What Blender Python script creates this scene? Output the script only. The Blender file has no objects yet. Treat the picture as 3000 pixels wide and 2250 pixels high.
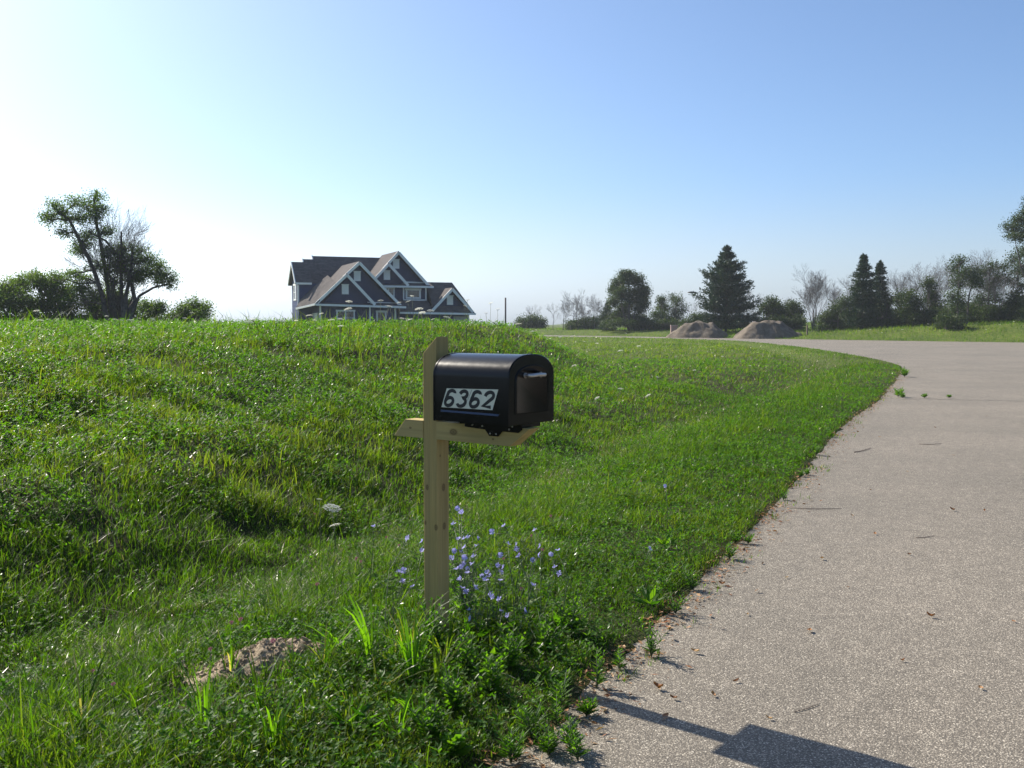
import bpy, math, random
import numpy as np
from mathutils import Vector

# ------------------------------------------------------------------ camera, sky, sun, exposure
scene = bpy.context.scene
COL = scene.collection
FPX, CAM_H, PITCH = 2917.0, 1.65, math.atan(176 / 2917.0)
cd = bpy.data.cameras.new("camera")
cd.sensor_width = 36.0
cd.lens = 36.0 * FPX / 3000.0
cd.clip_start, cd.clip_end = 0.05, 5000
cam = bpy.data.objects.new("camera", cd)
COL.objects.link(cam)
cam.location = (0, 0, CAM_H)
cam.rotation_euler = (math.pi / 2 - PITCH, 0, 0)
scene.camera = cam

SUN_EL, SUN_AZ = math.radians(38.5), math.radians(-49.5)   # azimuth clockwise from +Y
w = bpy.data.worlds.new("World")
scene.world = w
w.use_nodes = True
nt = w.node_tree
bg = nt.nodes["Background"]
sky = nt.nodes.new("ShaderNodeTexSky")
sky.sky_type = 'NISHITA'
sky.sun_disc = False
sky.sun_elevation = SUN_EL
sky.sun_rotation = SUN_AZ
sky.altitude = 250
sky.air_density = 0.75
sky.dust_density = 1.8
sky.ozone_density = 5.0
# real summer haze: the last few degrees above the horizon are paler and less coloured than the clear-air model gives
tco = nt.nodes.new("ShaderNodeTexCoord"); sep = nt.nodes.new("ShaderNodeSeparateXYZ"); nt.links.new(tco.outputs["Generated"], sep.inputs[0])
mr = nt.nodes.new("ShaderNodeMapRange"); mr.interpolation_type = 'SMOOTHSTEP'; nt.links.new(sep.outputs["Z"], mr.inputs[0])
mr.inputs[1].default_value = -.02; mr.inputs[2].default_value = .15; mr.inputs[3].default_value = .9; mr.inputs[4].default_value = 0
lum = nt.nodes.new("ShaderNodeRGBToBW"); nt.links.new(sky.outputs[0], lum.inputs[0])
def cmix(mode, fac, a, b):
    m = nt.nodes.new("ShaderNodeMix"); m.data_type = 'RGBA'; m.blend_type = mode
    for i, v in ((0, fac), (6, a), (7, b)):
        if isinstance(v, (int, float)): m.inputs[i].default_value = v
        elif isinstance(v, tuple): m.inputs[i].default_value = (*v, 1)
        else: nt.links.new(v, m.inputs[i])
    return m.outputs[2]
tint = cmix('MULTIPLY', 1.0, sky.outputs[0], (.97, 1.0, .98))
pale = cmix('MULTIPLY', 1.0, lum.outputs[0], (.95, 1.08, 1.22))
nt.links.new(cmix('MIX', mr.outputs[0], tint, pale), bg.inputs[0])
bg.inputs[1].default_value = 0.099

sd = bpy.data.lights.new("sun", 'SUN')
sd.energy = 4.5
sd.angle = math.radians(0.55)
sd.color = (1.0, 0.92, 0.79)
sun = bpy.data.objects.new("sun", sd)
COL.objects.link(sun)
SUNV = Vector((math.sin(SUN_AZ) * math.cos(SUN_EL), math.cos(SUN_AZ) * math.cos(SUN_EL), math.sin(SUN_EL)))
sun.rotation_euler = SUNV.to_track_quat('Z', 'Y').to_euler()
sun.location = (-20, 20, 30)

scene.view_settings.view_transform = 'Standard'
scene.view_settings.look = 'None'
scene.view_settings.exposure = 0.9
scene.view_settings.gamma = 1.0
scene.render.engine = 'CYCLES'
scene.cycles.max_bounces = 8
scene.cycles.diffuse_bounces = 3
scene.cycles.transmission_bounces = 4
scene.cycles.transparent_max_bounces = 8

rng = np.random.default_rng(11)
random.seed(5)

# ------------------------------------------------------------------ projection helpers (2212-px-wide view of the photo)
KD = 3000 / 2212.0
FW = np.array([0, math.cos(PITCH), -math.sin(PITCH)])
UPV = np.array([0, math.sin(PITCH), math.cos(PITCH)])
def at(u, v, y):
    """a point at distance y in front of the camera"""
    d = FW + np.array([1., 0, 0]) * ((u * KD - 1500) / FPX) - UPV * ((v * KD - 1125) / FPX)
    return np.array([0, 0, CAM_H]) + d * (y / d[1])
def size(px, y):
    return px * KD / FPX * y

# ------------------------------------------------------------------ numeric noise and terrain
_tab = np.random.default_rng(3).random((256, 256))
def vnoise(x, y, sc=1.0, off=0.0):
    x = np.asarray(x) * sc + off + 1000; y = np.asarray(y) * sc + off * 1.7 + 1000
    ix = np.floor(x).astype(int); iy = np.floor(y).astype(int)
    fx = x - ix; fy = y - iy
    fx = fx * fx * (3 - 2 * fx); fy = fy * fy * (3 - 2 * fy)
    a = _tab[ix % 256, iy % 256]; b = _tab[(ix + 1) % 256, iy % 256]
    c = _tab[ix % 256, (iy + 1) % 256]; d = _tab[(ix + 1) % 256, (iy + 1) % 256]
    return (a * (1 - fx) + b * fx) * (1 - fy) + (c * (1 - fx) + d * fx) * fy
def fnoise(x, y, sc, off=0.0):
    return (vnoise(x, y, sc, off) * .55 + vnoise(x, y, sc * 2.1, off + 7) * .3 + vnoise(x, y, sc * 4.3, off + 13) * .15)
def sstep(a, b, x):
    t = np.clip((np.asarray(x, float) - a) / (b - a), 0, 1)
    return t * t * (3 - 2 * t)

EDGE = [(-7, -12), (-4.5, -6), (-2.2, -1), (-.95, 2), (-.11, 3.61), (.12, 3.86), (.41, 4.65), (1.16, 6.26), (2.5, 9.27),
        (5.36, 16.07), (8.19, 22.12), (12.5, 32.2), (15.97, 41.67), (19.03, 59), (21.2, 78.6), (21.5, 96), (18, 108),
        (12.2, 117.5), (0, 130), (-25, 150), (-60, 160)]
FAR = [(-60, 178), (-25, 168), (0, 150), (12, 136), (20, 124.5), (25, 115), (31.25, 107), (45.4, 88.35), (60, 78), (90, 66), (140, 55)]
NEAR = [(140, 38), (90, 40), (50, 42), (28, 33), (16, 17), (10, 8), (7.5, 0), (6, -12)]
def smooth_line(pts, n=4):
    P = np.array(pts, float); out = []
    for i in range(len(P) - 1):
        p0 = P[max(i - 1, 0)]; p1 = P[i]; p2 = P[i + 1]; p3 = P[min(i + 2, len(P) - 1)]
        for k in range(n):
            t = k / n
            out.append(.5 * ((2 * p1) + (-p0 + p2) * t + (2 * p0 - 5 * p1 + 4 * p2 - p3) * t * t + (-p0 + 3 * p1 - 3 * p2 + p3) * t ** 3))
    out.append(P[-1])
    return np.array(out)
EDGE_S, FAR_S = smooth_line(EDGE), smooth_line(FAR)
ROADPOLY = np.vstack([EDGE_S, FAR_S, np.array(NEAR, float)])

def road_sd(x, y):
    """signed distance to the road outline, positive on the grass"""
    x = np.atleast_1d(np.asarray(x, float)); y = np.atleast_1d(np.asarray(y, float))
    sh = x.shape; x = x.ravel(); y = y.ravel()
    best = np.full(x.shape, 1e9); inside = np.zeros(x.shape, bool)
    n = len(ROADPOLY)
    for i in range(n):
        ax, ay = ROADPOLY[i]; bx, by = ROADPOLY[(i + 1) % n]
        dx, dy = bx - ax, by - ay
        t = np.clip(((x - ax) * dx + (y - ay) * dy) / (dx * dx + dy * dy), 0, 1)
        best = np.minimum(best, (x - ax - t * dx) ** 2 + (y - ay - t * dy) ** 2)
        if ay != by:
            c = ((ay > y) != (by > y)) & (x < (bx - ax) * (y - ay) / (by - ay) + ax)
            inside ^= c
    s = np.sqrt(best); s[inside] *= -1
    return s.reshape(sh)
_fx = np.array([-400, -60, -25, 0, 12, 20, 25, 31.25, 45.4, 60, 90, 140, 600.]); _fy = np.array([200, 170, 159, 140, 127, 117, 110, 103, 84, 74, 62, 50, 30.])
def height(x, y, s=None):
    x = np.asarray(x, float); y = np.asarray(y, float)
    if s is None: s = road_sd(x, y)
    far = sstep(-4, 4, y - np.interp(x, _fx, _fy))
    edge = -.07 + .10 * sstep(-.25, .12, s)
    # bank on the house side of the road
    g = (1 - sstep(-1.5, 3.0, x - .07 * (y - 22))) * (1 - sstep(32, 50, y))
    g2 = 1 - .93 * sstep(-16, 0, x - .02 * y)
    gg = np.maximum(g, .70 * g2 * sstep(16, 30, y))
    hb = 1.31 + .011 * np.clip(y - 12, 0, 16)
    bank = hb * (.30 * sstep(3.1, 5.2, s) + .70 * sstep(4.2, 10.2, s)) * gg + .05 * sstep(.1, 1.0, s)
    bank = bank - .26 * np.exp(-((s - 3.0) / 1.0) ** 2)
    bank = bank + (fnoise(x, y, .45) - .5) * .16 * sstep(1.0, 5, s) + (fnoise(x, y, 2.2, 5) - .5) * (.07 + .10 * sstep(2.5, 5, s)) * sstep(.1, .8, s)
    hf = .70 + 1.10 * sstep(32, 52, x)
    fb = hf * sstep(0.4, 8.5, s) + (fnoise(x, y, .12, 9) - .5) * .22 * sstep(2, 10, s)
    return edge + np.where(s > 0, bank * (1 - far) + fb * far, 0)

# ------------------------------------------------------------------ mesh helpers
def tag(o, label=None, cat=None, group=None, kind=None):
    if label: o["label"] = label
    if cat: o["category"] = cat
    if group: o["group"] = group
    if kind: o["kind"] = kind
    return o
def empty(name, loc=(0, 0, 0), rz=0.0):
    o = bpy.data.objects.new(name, None)
    COL.objects.link(o); o.location = loc; o.rotation_euler = (0, 0, rz); o.empty_display_size = .2
    return o
def link(name, me, mat, parent=None):
    o = bpy.data.objects.new(name, me)
    if mat is not None and not me.materials:
        for m in (mat if isinstance(mat, (list, tuple)) else [mat]): me.materials.append(m)
    COL.objects.link(o)
    if parent is not None: o.parent = parent
    return o
def np_mesh(name, V, groups, tint=None, smooth=False):
    """V (n,3); groups list of (m,k) index arrays"""
    me = bpy.data.meshes.new(name)
    V = np.ascontiguousarray(V, dtype=np.float32)
    me.vertices.add(len(V)); me.vertices.foreach_set("co", V.ravel())
    loops = np.concatenate([g.ravel() for g in groups]).astype(np.int32)
    tot = np.concatenate([np.full(len(g), g.shape[1]) for g in groups]).astype(np.int32)
    start = np.concatenate([[0], np.cumsum(tot)[:-1]]).astype(np.int32)
    me.loops.add(len(loops)); me.loops.foreach_set("vertex_index", loops)
    me.polygons.add(len(tot)); me.polygons.foreach_set("loop_start", start); me.polygons.foreach_set("loop_total", tot)
    me.polygons.foreach_set("use_smooth", np.full(len(tot), smooth))
    me.update(calc_edges=True)
    if tint is not None:
        a = me.attributes.new("tint", 'FLOAT', 'POINT'); a.data.foreach_set("value", np.asarray(tint, np.float32).ravel())
    return me
class MB:
    def __init__(self): self.v = []; self.f = []; self.sm = []
    def poly(self, pts, smooth=False):
        b = len(self.v); self.v += [tuple(map(float, p)) for p in pts]; self.f.append(list(range(b, b + len(pts)))); self.sm.append(smooth)
    def hull(self, rings, smooth=False, caps=True, closed=True):
        b = len(self.v); n = len(rings[0])
        for r in rings: self.v += [tuple(map(float, p)) for p in r]
        for i in range(len(rings) - 1):
            for k in range(n if closed else n - 1):
                k2 = (k + 1) % n
                self.f.append([b + i * n + k, b + i * n + k2, b + (i + 1) * n + k2, b + (i + 1) * n + k]); self.sm.append(smooth)
        if caps:
            self.f.append([b + k for k in range(n)][::-1]); self.sm.append(False)
            e = b + (len(rings) - 1) * n
            self.f.append([e + k for k in range(n)]); self.sm.append(False)
    def box(self, x0, x1, y0, y1, z0, z1):
        self.hull([[(x0, y0, z0), (x1, y0, z0), (x1, y1, z0), (x0, y1, z0)], [(x0, y0, z1), (x1, y0, z1), (x1, y1, z1), (x0, y1, z1)]])
    def slab(self, pts, off):
        off = np.array(off, float)
        self.hull([[np.array(p) + off for p in pts], [np.array(p) for p in pts]])
    def beam(self, p, q, w, h, up=(0, 0, 1)):
        p = Vector(p); q = Vector(q); d = (q - p).normalized(); s = d.cross(Vector(up)).normalized(); u = s.cross(d)
        c = lambda o: [o + s * a + u * b for a, b in ((-w / 2, -h / 2), (w / 2, -h / 2), (w / 2, h / 2), (-w / 2, h / 2))]
        self.hull([c(p), c(q)])
    def tube(self, path, radii, n=8, smooth=True):
        rings = []; P = [Vector(p) for p in path]
        for i, p in enumerate(P):
            d = (P[min(i + 1, len(P) - 1)] - P[max(i - 1, 0)]).normalized()
            a = d.cross(Vector((.31, .2, .93)) if abs(d.z) < .9 else Vector((1, 0, .1))).normalized(); c = d.cross(a)
            r = radii[i] if hasattr(radii, '__len__') else radii
            rings.append([p + (a * math.cos(6.2832 * k / n) + c * math.sin(6.2832 * k / n)) * r for k in range(n)])
        self.hull(rings, smooth)
    def build(self, name, mat, parent=None, bevel=0, mat_off=None):
        me = bpy.data.meshes.new(name)
        me.from_pydata(self.v, [], self.f)
        me.polygons.foreach_set("use_smooth", self.sm); me.update()
        if bevel:
            import bmesh
            bm = bmesh.new(); bm.from_mesh(me)
            bmesh.ops.recalc_face_normals(bm, faces=bm.faces)
            ed = [e for e in bm.edges if len(e.link_faces) == 2 and e.calc_face_angle(0) > .6]
            bmesh.ops.bevel(bm, geom=ed, offset=bevel, segments=2, affect='EDGES', profile=.6)
            bm.to_mesh(me); bm.free()
        else:
            import bmesh
            bm = bmesh.new(); bm.from_mesh(me); bmesh.ops.recalc_face_normals(bm, faces=bm.faces); bm.to_mesh(me); bm.free()
        return link(name, me, mat, parent)
def tubes_np(segs, sides=3):
    """segs (n,8): p0 p1 r0 r1 -> V, F"""
    S = np.asarray(segs, float); n = len(S)
    p0, p1, r0, r1 = S[:, :3], S[:, 3:6], S[:, 6:7], S[:, 7:8]
    d = p1 - p0; d /= np.linalg.norm(d, axis=1, keepdims=True) + 1e-9
    ref = np.where(np.abs(d[:, 2:3]) > .9, [[1., .1, 0]], [[.1, .05, 1.]])
    a = np.cross(d, ref); a /= np.linalg.norm(a, axis=1, keepdims=True); c = np.cross(d, a)
    V = np.zeros((n, 2 * sides, 3))
    for k in range(sides):
        o = a * math.cos(6.2832 * k / sides) + c * math.sin(6.2832 * k / sides)
        V[:, k] = p0 + o * r0; V[:, sides + k] = p1 + o * r1
    base = (np.arange(n) * 2 * sides)[:, None]
    F = np.concatenate([base + np.array([[k, (k + 1) % sides, sides + (k + 1) % sides, sides + k]]) for k in range(sides)])
    return V.reshape(-1, 3), F
def unit(v): return v / (np.linalg.norm(v, axis=-1, keepdims=True) + 1e-9)
def leaves_np(C, D, N, L, W):
    """rhombic leaves: base C, direction D, side from normal N"""
    S = unit(np.cross(D, N)); L = np.asarray(L).reshape(-1, 1); W = np.asarray(W).reshape(-1, 1)
    nn = unit(np.cross(S, D))
    V = np.stack([C, C + D * L * .45 + S * W * .5 + nn * W * .12, C + D * L, C + D * L * .45 - S * W * .5 + nn * W * .12], 1)
    F = (np.arange(len(C)) * 4)[:, None] + np.array([[0, 1, 2, 3]])
    return V.reshape(-1, 3), F
def rdirs(n, r=rng):
    return unit(r.normal(size=(n, 3)))

# ------------------------------------------------------------------ materials
def mat(name):
    m = bpy.data.materials.new(name); m.use_nodes = True
    n = m.node_tree.nodes; b = n["Principled BSDF"]
    return m, m.node_tree, b
def ramp(nt, fac, stops):
    r = nt.nodes.new("ShaderNodeValToRGB"); el = r.color_ramp.elements
    while len(el) < len(stops): el.new(.5)
    for e, (p, c) in zip(el, stops): e.position = p; e.color = (*c, 1)
    nt.links.new(fac, r.inputs[0]); return r.outputs[0]
def noise(nt, vec, scale, detail=3, rough=.55):
    t = nt.nodes.new("ShaderNodeTexNoise"); t.inputs["Scale"].default_value = scale; t.inputs["Detail"].default_value = detail; t.inputs["Roughness"].default_value = rough
    if vec is not None: nt.links.new(vec, t.inputs["Vector"])
    return t.outputs["Fac"]
def objco(nt, scale=None):
    c = nt.nodes.new("ShaderNodeTexCoord")
    if scale is None: return c.outputs["Object"]
    mp = nt.nodes.new("ShaderNodeMapping"); mp.inputs["Scale"].default_value = scale
    nt.links.new(c.outputs["Object"], mp.inputs["Vector"]); return mp.outputs["Vector"]
def mixc(nt, fac, a, b, mode='MIX'):
    m = nt.nodes.new("ShaderNodeMix"); m.data_type = 'RGBA'; m.blend_type = mode
    for i, v in ((0, fac), (6, a), (7, b)):
        if isinstance(v, (int, float)): m.inputs[i].default_value = v
        elif isinstance(v, tuple): m.inputs[i].default_value = (*v, 1)
        else: nt.links.new(v, m.inputs[i])
    return m.outputs[2]
def bump(nt, b, h, strength=.3, dist=.01):
    n = nt.nodes.new("ShaderNodeBump"); n.inputs["Strength"].default_value = strength; n.inputs["Distance"].default_value = dist
    nt.links.new(h, n.inputs["Height"]); nt.links.new(n.outputs[0], b.inputs["Normal"])
def plain(name, c, rough=.5, metal=0.0, var=.0, vs=8, spec=.5):
    m, nt, b = mat(name)
    b.inputs["Roughness"].default_value = rough; b.inputs["Metallic"].default_value = metal; b.inputs["Specular IOR Level"].default_value = spec
    if var:
        f = noise(nt, objco(nt), vs, 4)
        lo = tuple(x * (1 - var) for x in c); hi = tuple(min(1, x * (1 + var)) for x in c)
        nt.links.new(ramp(nt, f, [(.3, lo), (.7, hi)]), b.inputs["Base Color"])
    else: b.inputs["Base Color"].default_value = (*c, 1)
    return m
def leafmat(name, stops, trans=.35, rough=.42, tgain=1.6, spec=.4, vs=.35, glint=False, petal=False):
    """foliage: reflectance from the 'tint' attribute plus light passing through the leaf"""
    m, nt, b = mat(name)
    a = nt.nodes.new("ShaderNodeAttribute"); a.attribute_name = "tint"
    c = ramp(nt, a.outputs["Fac"], stops)
    if vs:
        geo = nt.nodes.new("ShaderNodeNewGeometry")
        f = noise(nt, geo.outputs["Position"], vs, 3)
        c = mixc(nt, 1.0, c, ramp(nt, f, [(.3, (.8, .84, .8)), (.7, (1.15, 1.1, 1.0))]), 'MULTIPLY')
    nt.links.new(c, b.inputs["Base Color"]); b.inputs["Roughness"].default_value = rough; b.inputs["Specular IOR Level"].default_value = spec
    if glint:
        geo = nt.nodes.new("ShaderNodeNewGeometry"); g = noise(nt, geo.outputs["Position"], 38, 1)
        nt.links.new(ramp(nt, g, [(.60, (spec,) * 3), (.72, (.55,) * 3)]), b.inputs["Specular IOR Level"]); nt.links.new(ramp(nt, g, [(.60, (rough,) * 3), (.72, (.30,) * 3)]), b.inputs["Roughness"])
    t = nt.nodes.new("ShaderNodeBsdfTranslucent")
    tc = mixc(nt, 1.0, c, (tgain,) * 3 if petal else (tgain * 1.15, tgain * 1.25, tgain * .35), 'MULTIPLY')
    nt.links.new(tc, t.inputs[0])
    mx = nt.nodes.new("ShaderNodeMixShader"); mx.inputs[0].default_value = trans
    nt.links.new(b.outputs[0], mx.inputs[1]); nt.links.new(t.outputs[0], mx.inputs[2])
    nt.links.new(mx.outputs[0], nt.nodes["Material Output"].inputs[0])
    return m

M = {}
M['grass'] = leafmat("grass_blades", [(0, (.018, .048, .004)), (.35, (.036, .084, .006)), (.6, (.060, .108, .008)), (.8, (.10, .125, .022)), (1, (.28, .24, .13))], .50, .50, 2.3, .16, glint=True)
M['straw'] = leafmat("straw", [(0, (.20, .17, .09)), (1, (.48, .43, .30))], .25, .35, 1.0, .5)
M['weed'] = leafmat("weed_leaves", [(0, (.017, .058, .006)), (.5, (.038, .104, .009)), (1, (.080, .155, .014))], .46, .50, 2.3, .16, glint=True)
M['lime'] = leafmat("tall_grass_blades", [(0, (.05, .13, .008)), (1, (.10, .20, .012))], .5, .4, 2.2, .35)
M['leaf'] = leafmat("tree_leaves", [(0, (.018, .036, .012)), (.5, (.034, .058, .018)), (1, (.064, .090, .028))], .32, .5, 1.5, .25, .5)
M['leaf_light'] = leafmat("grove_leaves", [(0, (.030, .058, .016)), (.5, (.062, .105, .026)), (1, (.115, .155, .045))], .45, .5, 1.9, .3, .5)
M['needle'] = leafmat("conifer_needles", [(0, (.012, .032, .015)), (.5, (.022, .052, .024)), (1, (.042, .078, .034))], .12, .5, 1.0, .3, .5)
M['petal_blue'] = leafmat("chicory_petals", [(0, (.34, .34, .73)), (1, (.52, .51, .88))], .35, .6, 1.0, .2, 0, petal=True)
M['petal_white'] = leafmat("white_florets", [(0, (.66, .68, .58)), (1, (.86, .86, .80))], .5, .6, 1.0, .2, 0, petal=True)
M['petal_pink'] = leafmat("clover_florets", [(0, (.25, .06, .12)), (1, (.50, .20, .30))], .3, .6, 1.0, .2, 0, petal=True)
M['dead_leaf'] = leafmat("dead_leaves", [(0, (.10, .045, .022)), (.5, (.28, .12, .05)), (1, (.46, .30, .16))], .15, .6, .9, .25, 0)
M['bark'] = plain("bark", (.075, .066, .062), .9, var=.4, vs=6)
M['greybark'] = plain("grey_bark", (.15, .138, .135), .9, var=.3, vs=3)
M['twig'] = plain("twig", (.16, .12, .095), .85, var=.3, vs=30)
M['stem'] = plain("green_stem", (.05, .085, .03), .6, var=.2, vs=20)

def build_ground_mats():
    m, nt, b = mat("soil_and_thatch")
    geo = nt.nodes.new("ShaderNodeNewGeometry")
    f = noise(nt, geo.outputs["Position"], 3.0, 5); f2 = noise(nt, geo.outputs["Position"], .25, 3)
    c = ramp(nt, f, [(.3, (.026, .027, .010)), (.55, (.042, .046, .015)), (.75, (.085, .072, .040))])
    c = mixc(nt, ramp(nt, f2, [(.35, (0, 0, 0)), (.65, (.5, .5, .5))]), c, (.032, .050, .010))
    # meadow turf takes over from bare thatch away from the mown verge
    sp = nt.nodes.new("ShaderNodeSeparateXYZ"); nt.links.new(geo.outputs["Position"], sp.inputs[0])
    mr = nt.nodes.new("ShaderNodeMapRange"); nt.links.new(sp.outputs["Y"], mr.inputs[0]); mr.inputs[1].default_value = 26; mr.inputs[2].default_value = 60
    turf = ramp(nt, f, [(.3, (.050, .080, .014)), (.5, (.078, .112, .020)), (.72, (.125, .140, .045))])
    c = mixc(nt, mr.outputs[0], c, mixc(nt, 1.0, turf, ramp(nt, f2, [(.35, (.8, .85, .8)), (.65, (1.2, 1.15, 1.1))]), 'MULTIPLY'))
    nt.links.new(c, b.inputs["Base Color"]); b.inputs["Roughness"].default_value = .95; b.inputs["Specular IOR Level"].default_value = .1
    bump(nt, b, noise(nt, geo.outputs["Position"], 25, 5), .8, .03)
    M['soil'] = m
    # worn asphalt with exposed stones
    m, nt, b = mat("worn_asphalt")
    geo = nt.nodes.new("ShaderNodeNewGeometry"); P = geo.outputs["Position"]
    def vor(scale):
        v = nt.nodes.new("ShaderNodeTexVoronoi"); v.inputs["Scale"].default_value = scale; nt.links.new(P, v.inputs["Vector"]); return v
    v1 = vor(140); v2 = vor(78)
    sx = nt.nodes.new("ShaderNodeSeparateColor"); nt.links.new(v1.outputs["Color"], sx.inputs[0])
    stone = ramp(nt, sx.outputs[0], [(.0, (.15, .135, .120)), (.35, (.21, .19, .168)), (.6, (.27, .245, .217)), (.82, (.35, .32, .285)), (.97, (.54, .505, .45))])
    edge = ramp(nt, v1.outputs["Distance"], [(.32, (0, 0, 0)), (.62, (1, 1, 1))])
    c = mixc(nt, edge, stone, (.115, .104, .092))
    s2 = nt.nodes.new("ShaderNodeSeparateColor"); nt.links.new(v2.outputs["Color"], s2.inputs[0])
    big = ramp(nt, s2.outputs[1], [(.94, (0, 0, 0)), (.95, (1, 1, 1))])
    inb = ramp(nt, v2.outputs["Distance"], [(.30, (1, 1, 1)), (.36, (0, 0, 0))])
    c = mixc(nt, mixc(nt, 1.0, big, inb, 'MULTIPLY'), c, (.50, .47, .43))
    pat = noise(nt, P, .55, 4); c = mixc(nt, 1.0, c, ramp(nt, pat, [(.3, (.94, .92, .84)), (.7, (1.17, 1.13, 1.03))]), 'MULTIPLY')
    pat3 = noise(nt, P, .16, 3); c = mixc(nt, 1.0, c, ramp(nt, pat3, [(.35, (.92, .92, .92)), (.65, (1.07, 1.06, 1.05))]), 'MULTIPLY')
    pat2 = noise(nt, P, 7, 5); c = mixc(nt, 1.0, c, ramp(nt, pat2, [(.3, (.86, .86, .86)), (.7, (1.1, 1.1, 1.1))]), 'MULTIPLY')
    nt.links.new(c, b.inputs["Base Color"]); b.inputs["Roughness"].default_value = .78; b.inputs["Specular IOR Level"].default_value = .35
    inv = nt.nodes.new("ShaderNodeMath"); inv.operation = 'SUBTRACT'; inv.inputs[0].default_value = 1; nt.links.new(v1.outputs["Distance"], inv.inputs[1])
    bump(nt, b, inv.outputs[0], .55, .005)
    M['asphalt'] = m
    # gravel / sand pile
    m, nt, b = mat("gravel_pile")
    geo = nt.nodes.new("ShaderNodeNewGeometry"); P = geo.outputs["Position"]
    f = noise(nt, P, 1.2, 5, .65); f3 = noise(nt, P, 14, 4, .7)
    c = ramp(nt, f, [(.3, (.095, .074, .052)), (.55, (.165, .134, .10)), (.75, (.25, .21, .165))]); c = mixc(nt, 1.0, c, ramp(nt, f3, [(.3, (.7, .7, .7)), (.7, (1.25, 1.25, 1.25))]), 'MULTIPLY')
    nt.links.new(c, b.inputs["Base Color"]); b.inputs["Roughness"].default_value = .95
    bump(nt, b, f3, .9, .12); M['gravel'] = m
    m, nt, b = mat("clay_clods")
    f3 = noise(nt, objco(nt), 55, 5, .7); f = noise(nt, objco(nt), 9, 3)
    c = ramp(nt, f3, [(.28, (.15, .115, .072)), (.55, (.36, .285, .19)), (.75, (.56, .47, .35))]); c = mixc(nt, 1.0, c, ramp(nt, f, [(.3, (.8, .8, .8)), (.7, (1.15, 1.12, 1.1))]), 'MULTIPLY')
    nt.links.new(c, b.inputs["Base Color"]); b.inputs["Roughness"].default_value = .95; bump(nt, b, f3, .9, .012); M['clay'] = m
build_ground_mats()

# ------------------------------------------------------------------ ground and road
def build_ground():
    def axis(pos):
        return np.concatenate([-pos[::-1], [0], pos])
    xs = axis(np.concatenate([np.arange(.12, 8, .16), np.arange(8, 30, .55), np.arange(30, 80, 2.2), np.geomspace(82, 700, 14)]))
    ys = np.concatenate([-np.geomspace(300, 6, 10), np.arange(-4, 2.6, .5), np.arange(2.6, 12, .14), np.arange(12, 30, .3), np.arange(30, 60, .8), np.arange(60, 180, 2.0), np.geomspace(182, 900, 14)])
    X, Y = np.meshgrid(xs, ys); Z = height(X, Y)
    n, m = X.shape; I = np.arange(n * m).reshape(n, m)
    F = np.stack([I[:-1, :-1], I[:-1, 1:], I[1:, 1:], I[1:, :-1]], -1).reshape(-1, 4)
    me = np_mesh("ground", np.stack([X, Y, Z], -1).reshape(-1, 3), [F], smooth=True)
    o = link("ground", me, M['soil']); tag(o, kind="structure")
    # road: a sheet following the outline with a ragged edge
    import bmesh
    bm = bmesh.new()
    pts = []
    E = np.vstack([smooth_line(EDGE, 26)])
    for i, (x, y) in enumerate(E):
        k = .075 if y < 40 else .0
        pts.append((x + (vnoise(x, y, 3.1) - .5) * 2 * k + (vnoise(x, y, 13, 2) - .5) * k, y + (vnoise(x, y, 3.7, 4) - .5) * k * 2))
    pts += [tuple(p) for p in FAR_S] + NEAR
    vs = [bm.verts.new((p[0], p[1], 0.0)) for p in pts]
    es = [bm.edges.new((vs[i], vs[(i + 1) % len(vs)])) for i in range(len(vs))]
    bmesh.ops.triangle_fill(bm, use_beauty=True, edges=es)
    bmesh.ops.recalc_face_normals(bm, faces=bm.faces)
    for f in bm.faces:
        if f.normal.z < 0: f.normal_flip()
    me = bpy.data.meshes.new("road"); bm.to_mesh(me); bm.free()
    tag(link("road", me, M['asphalt']), kind="structure")
build_ground()
def cracks():
    r = np.random.default_rng(14)
    for u0, v0, u1, v1, wd in ((1900, 861, 2330, 868, .022), (1990, 764, 2400, 775, .03)):
        A = np.array([u0, v0]); B = np.array([u1, v1]); m = MB(); n = 60; P = []
        for i in range(n + 1):
            q = A + (B - A) * i / n; d = CAM_H / math.tan(math.atan((q[1] * KD - 1125) / FPX) + PITCH); p = at(q[0], q[1], d); P.append(np.array([p[0], p[1] + (vnoise(i * .35, u0, 1) - .5) * .35 + r.normal() * .02]))
        for i in range(n):
            w0 = wd * (.35 + vnoise(i * .5, 3, 1)); w1 = wd * (.35 + vnoise((i + 1) * .5, 3, 1))
            m.poly([(P[i][0], P[i][1] - w0, .004), (P[i + 1][0], P[i + 1][1] - w1, .004), (P[i + 1][0], P[i + 1][1] + w1, .004), (P[i][0], P[i][1] + w0, .004)])
        tag(m.build("road_crack", plain("crack_grit", (.055, .05, .045), .95, var=.3, vs=3)), kind="structure")
cracks()

# horizon map so nothing is scattered where the crest hides it
_AZ = np.linspace(-.75, .75, 301); _R = np.concatenate([np.arange(2.5, 40, .4), np.arange(40, 220, 2.)])
_gx = np.sin(_AZ)[:, None] * _R[None]; _gy = np.cos(_AZ)[:, None] * _R[None]
_hz = height(_gx, _gy); _HM = np.maximum.accumulate((_hz - CAM_H) / _R[None], axis=1)
def visible(x, y, z, margin=.45):
    r = np.hypot(x, y); az = np.arctan2(x, y)
    ia = np.clip(np.round((az + .75) / 1.5 * 300).astype(int), 0, 300)
    ir = np.clip(np.searchsorted(_R, r) - 1, 0, len(_R) - 1)
    return (z + margin - CAM_H) / np.maximum(r, .1) >= _HM[ia, ir] - .002

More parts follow.
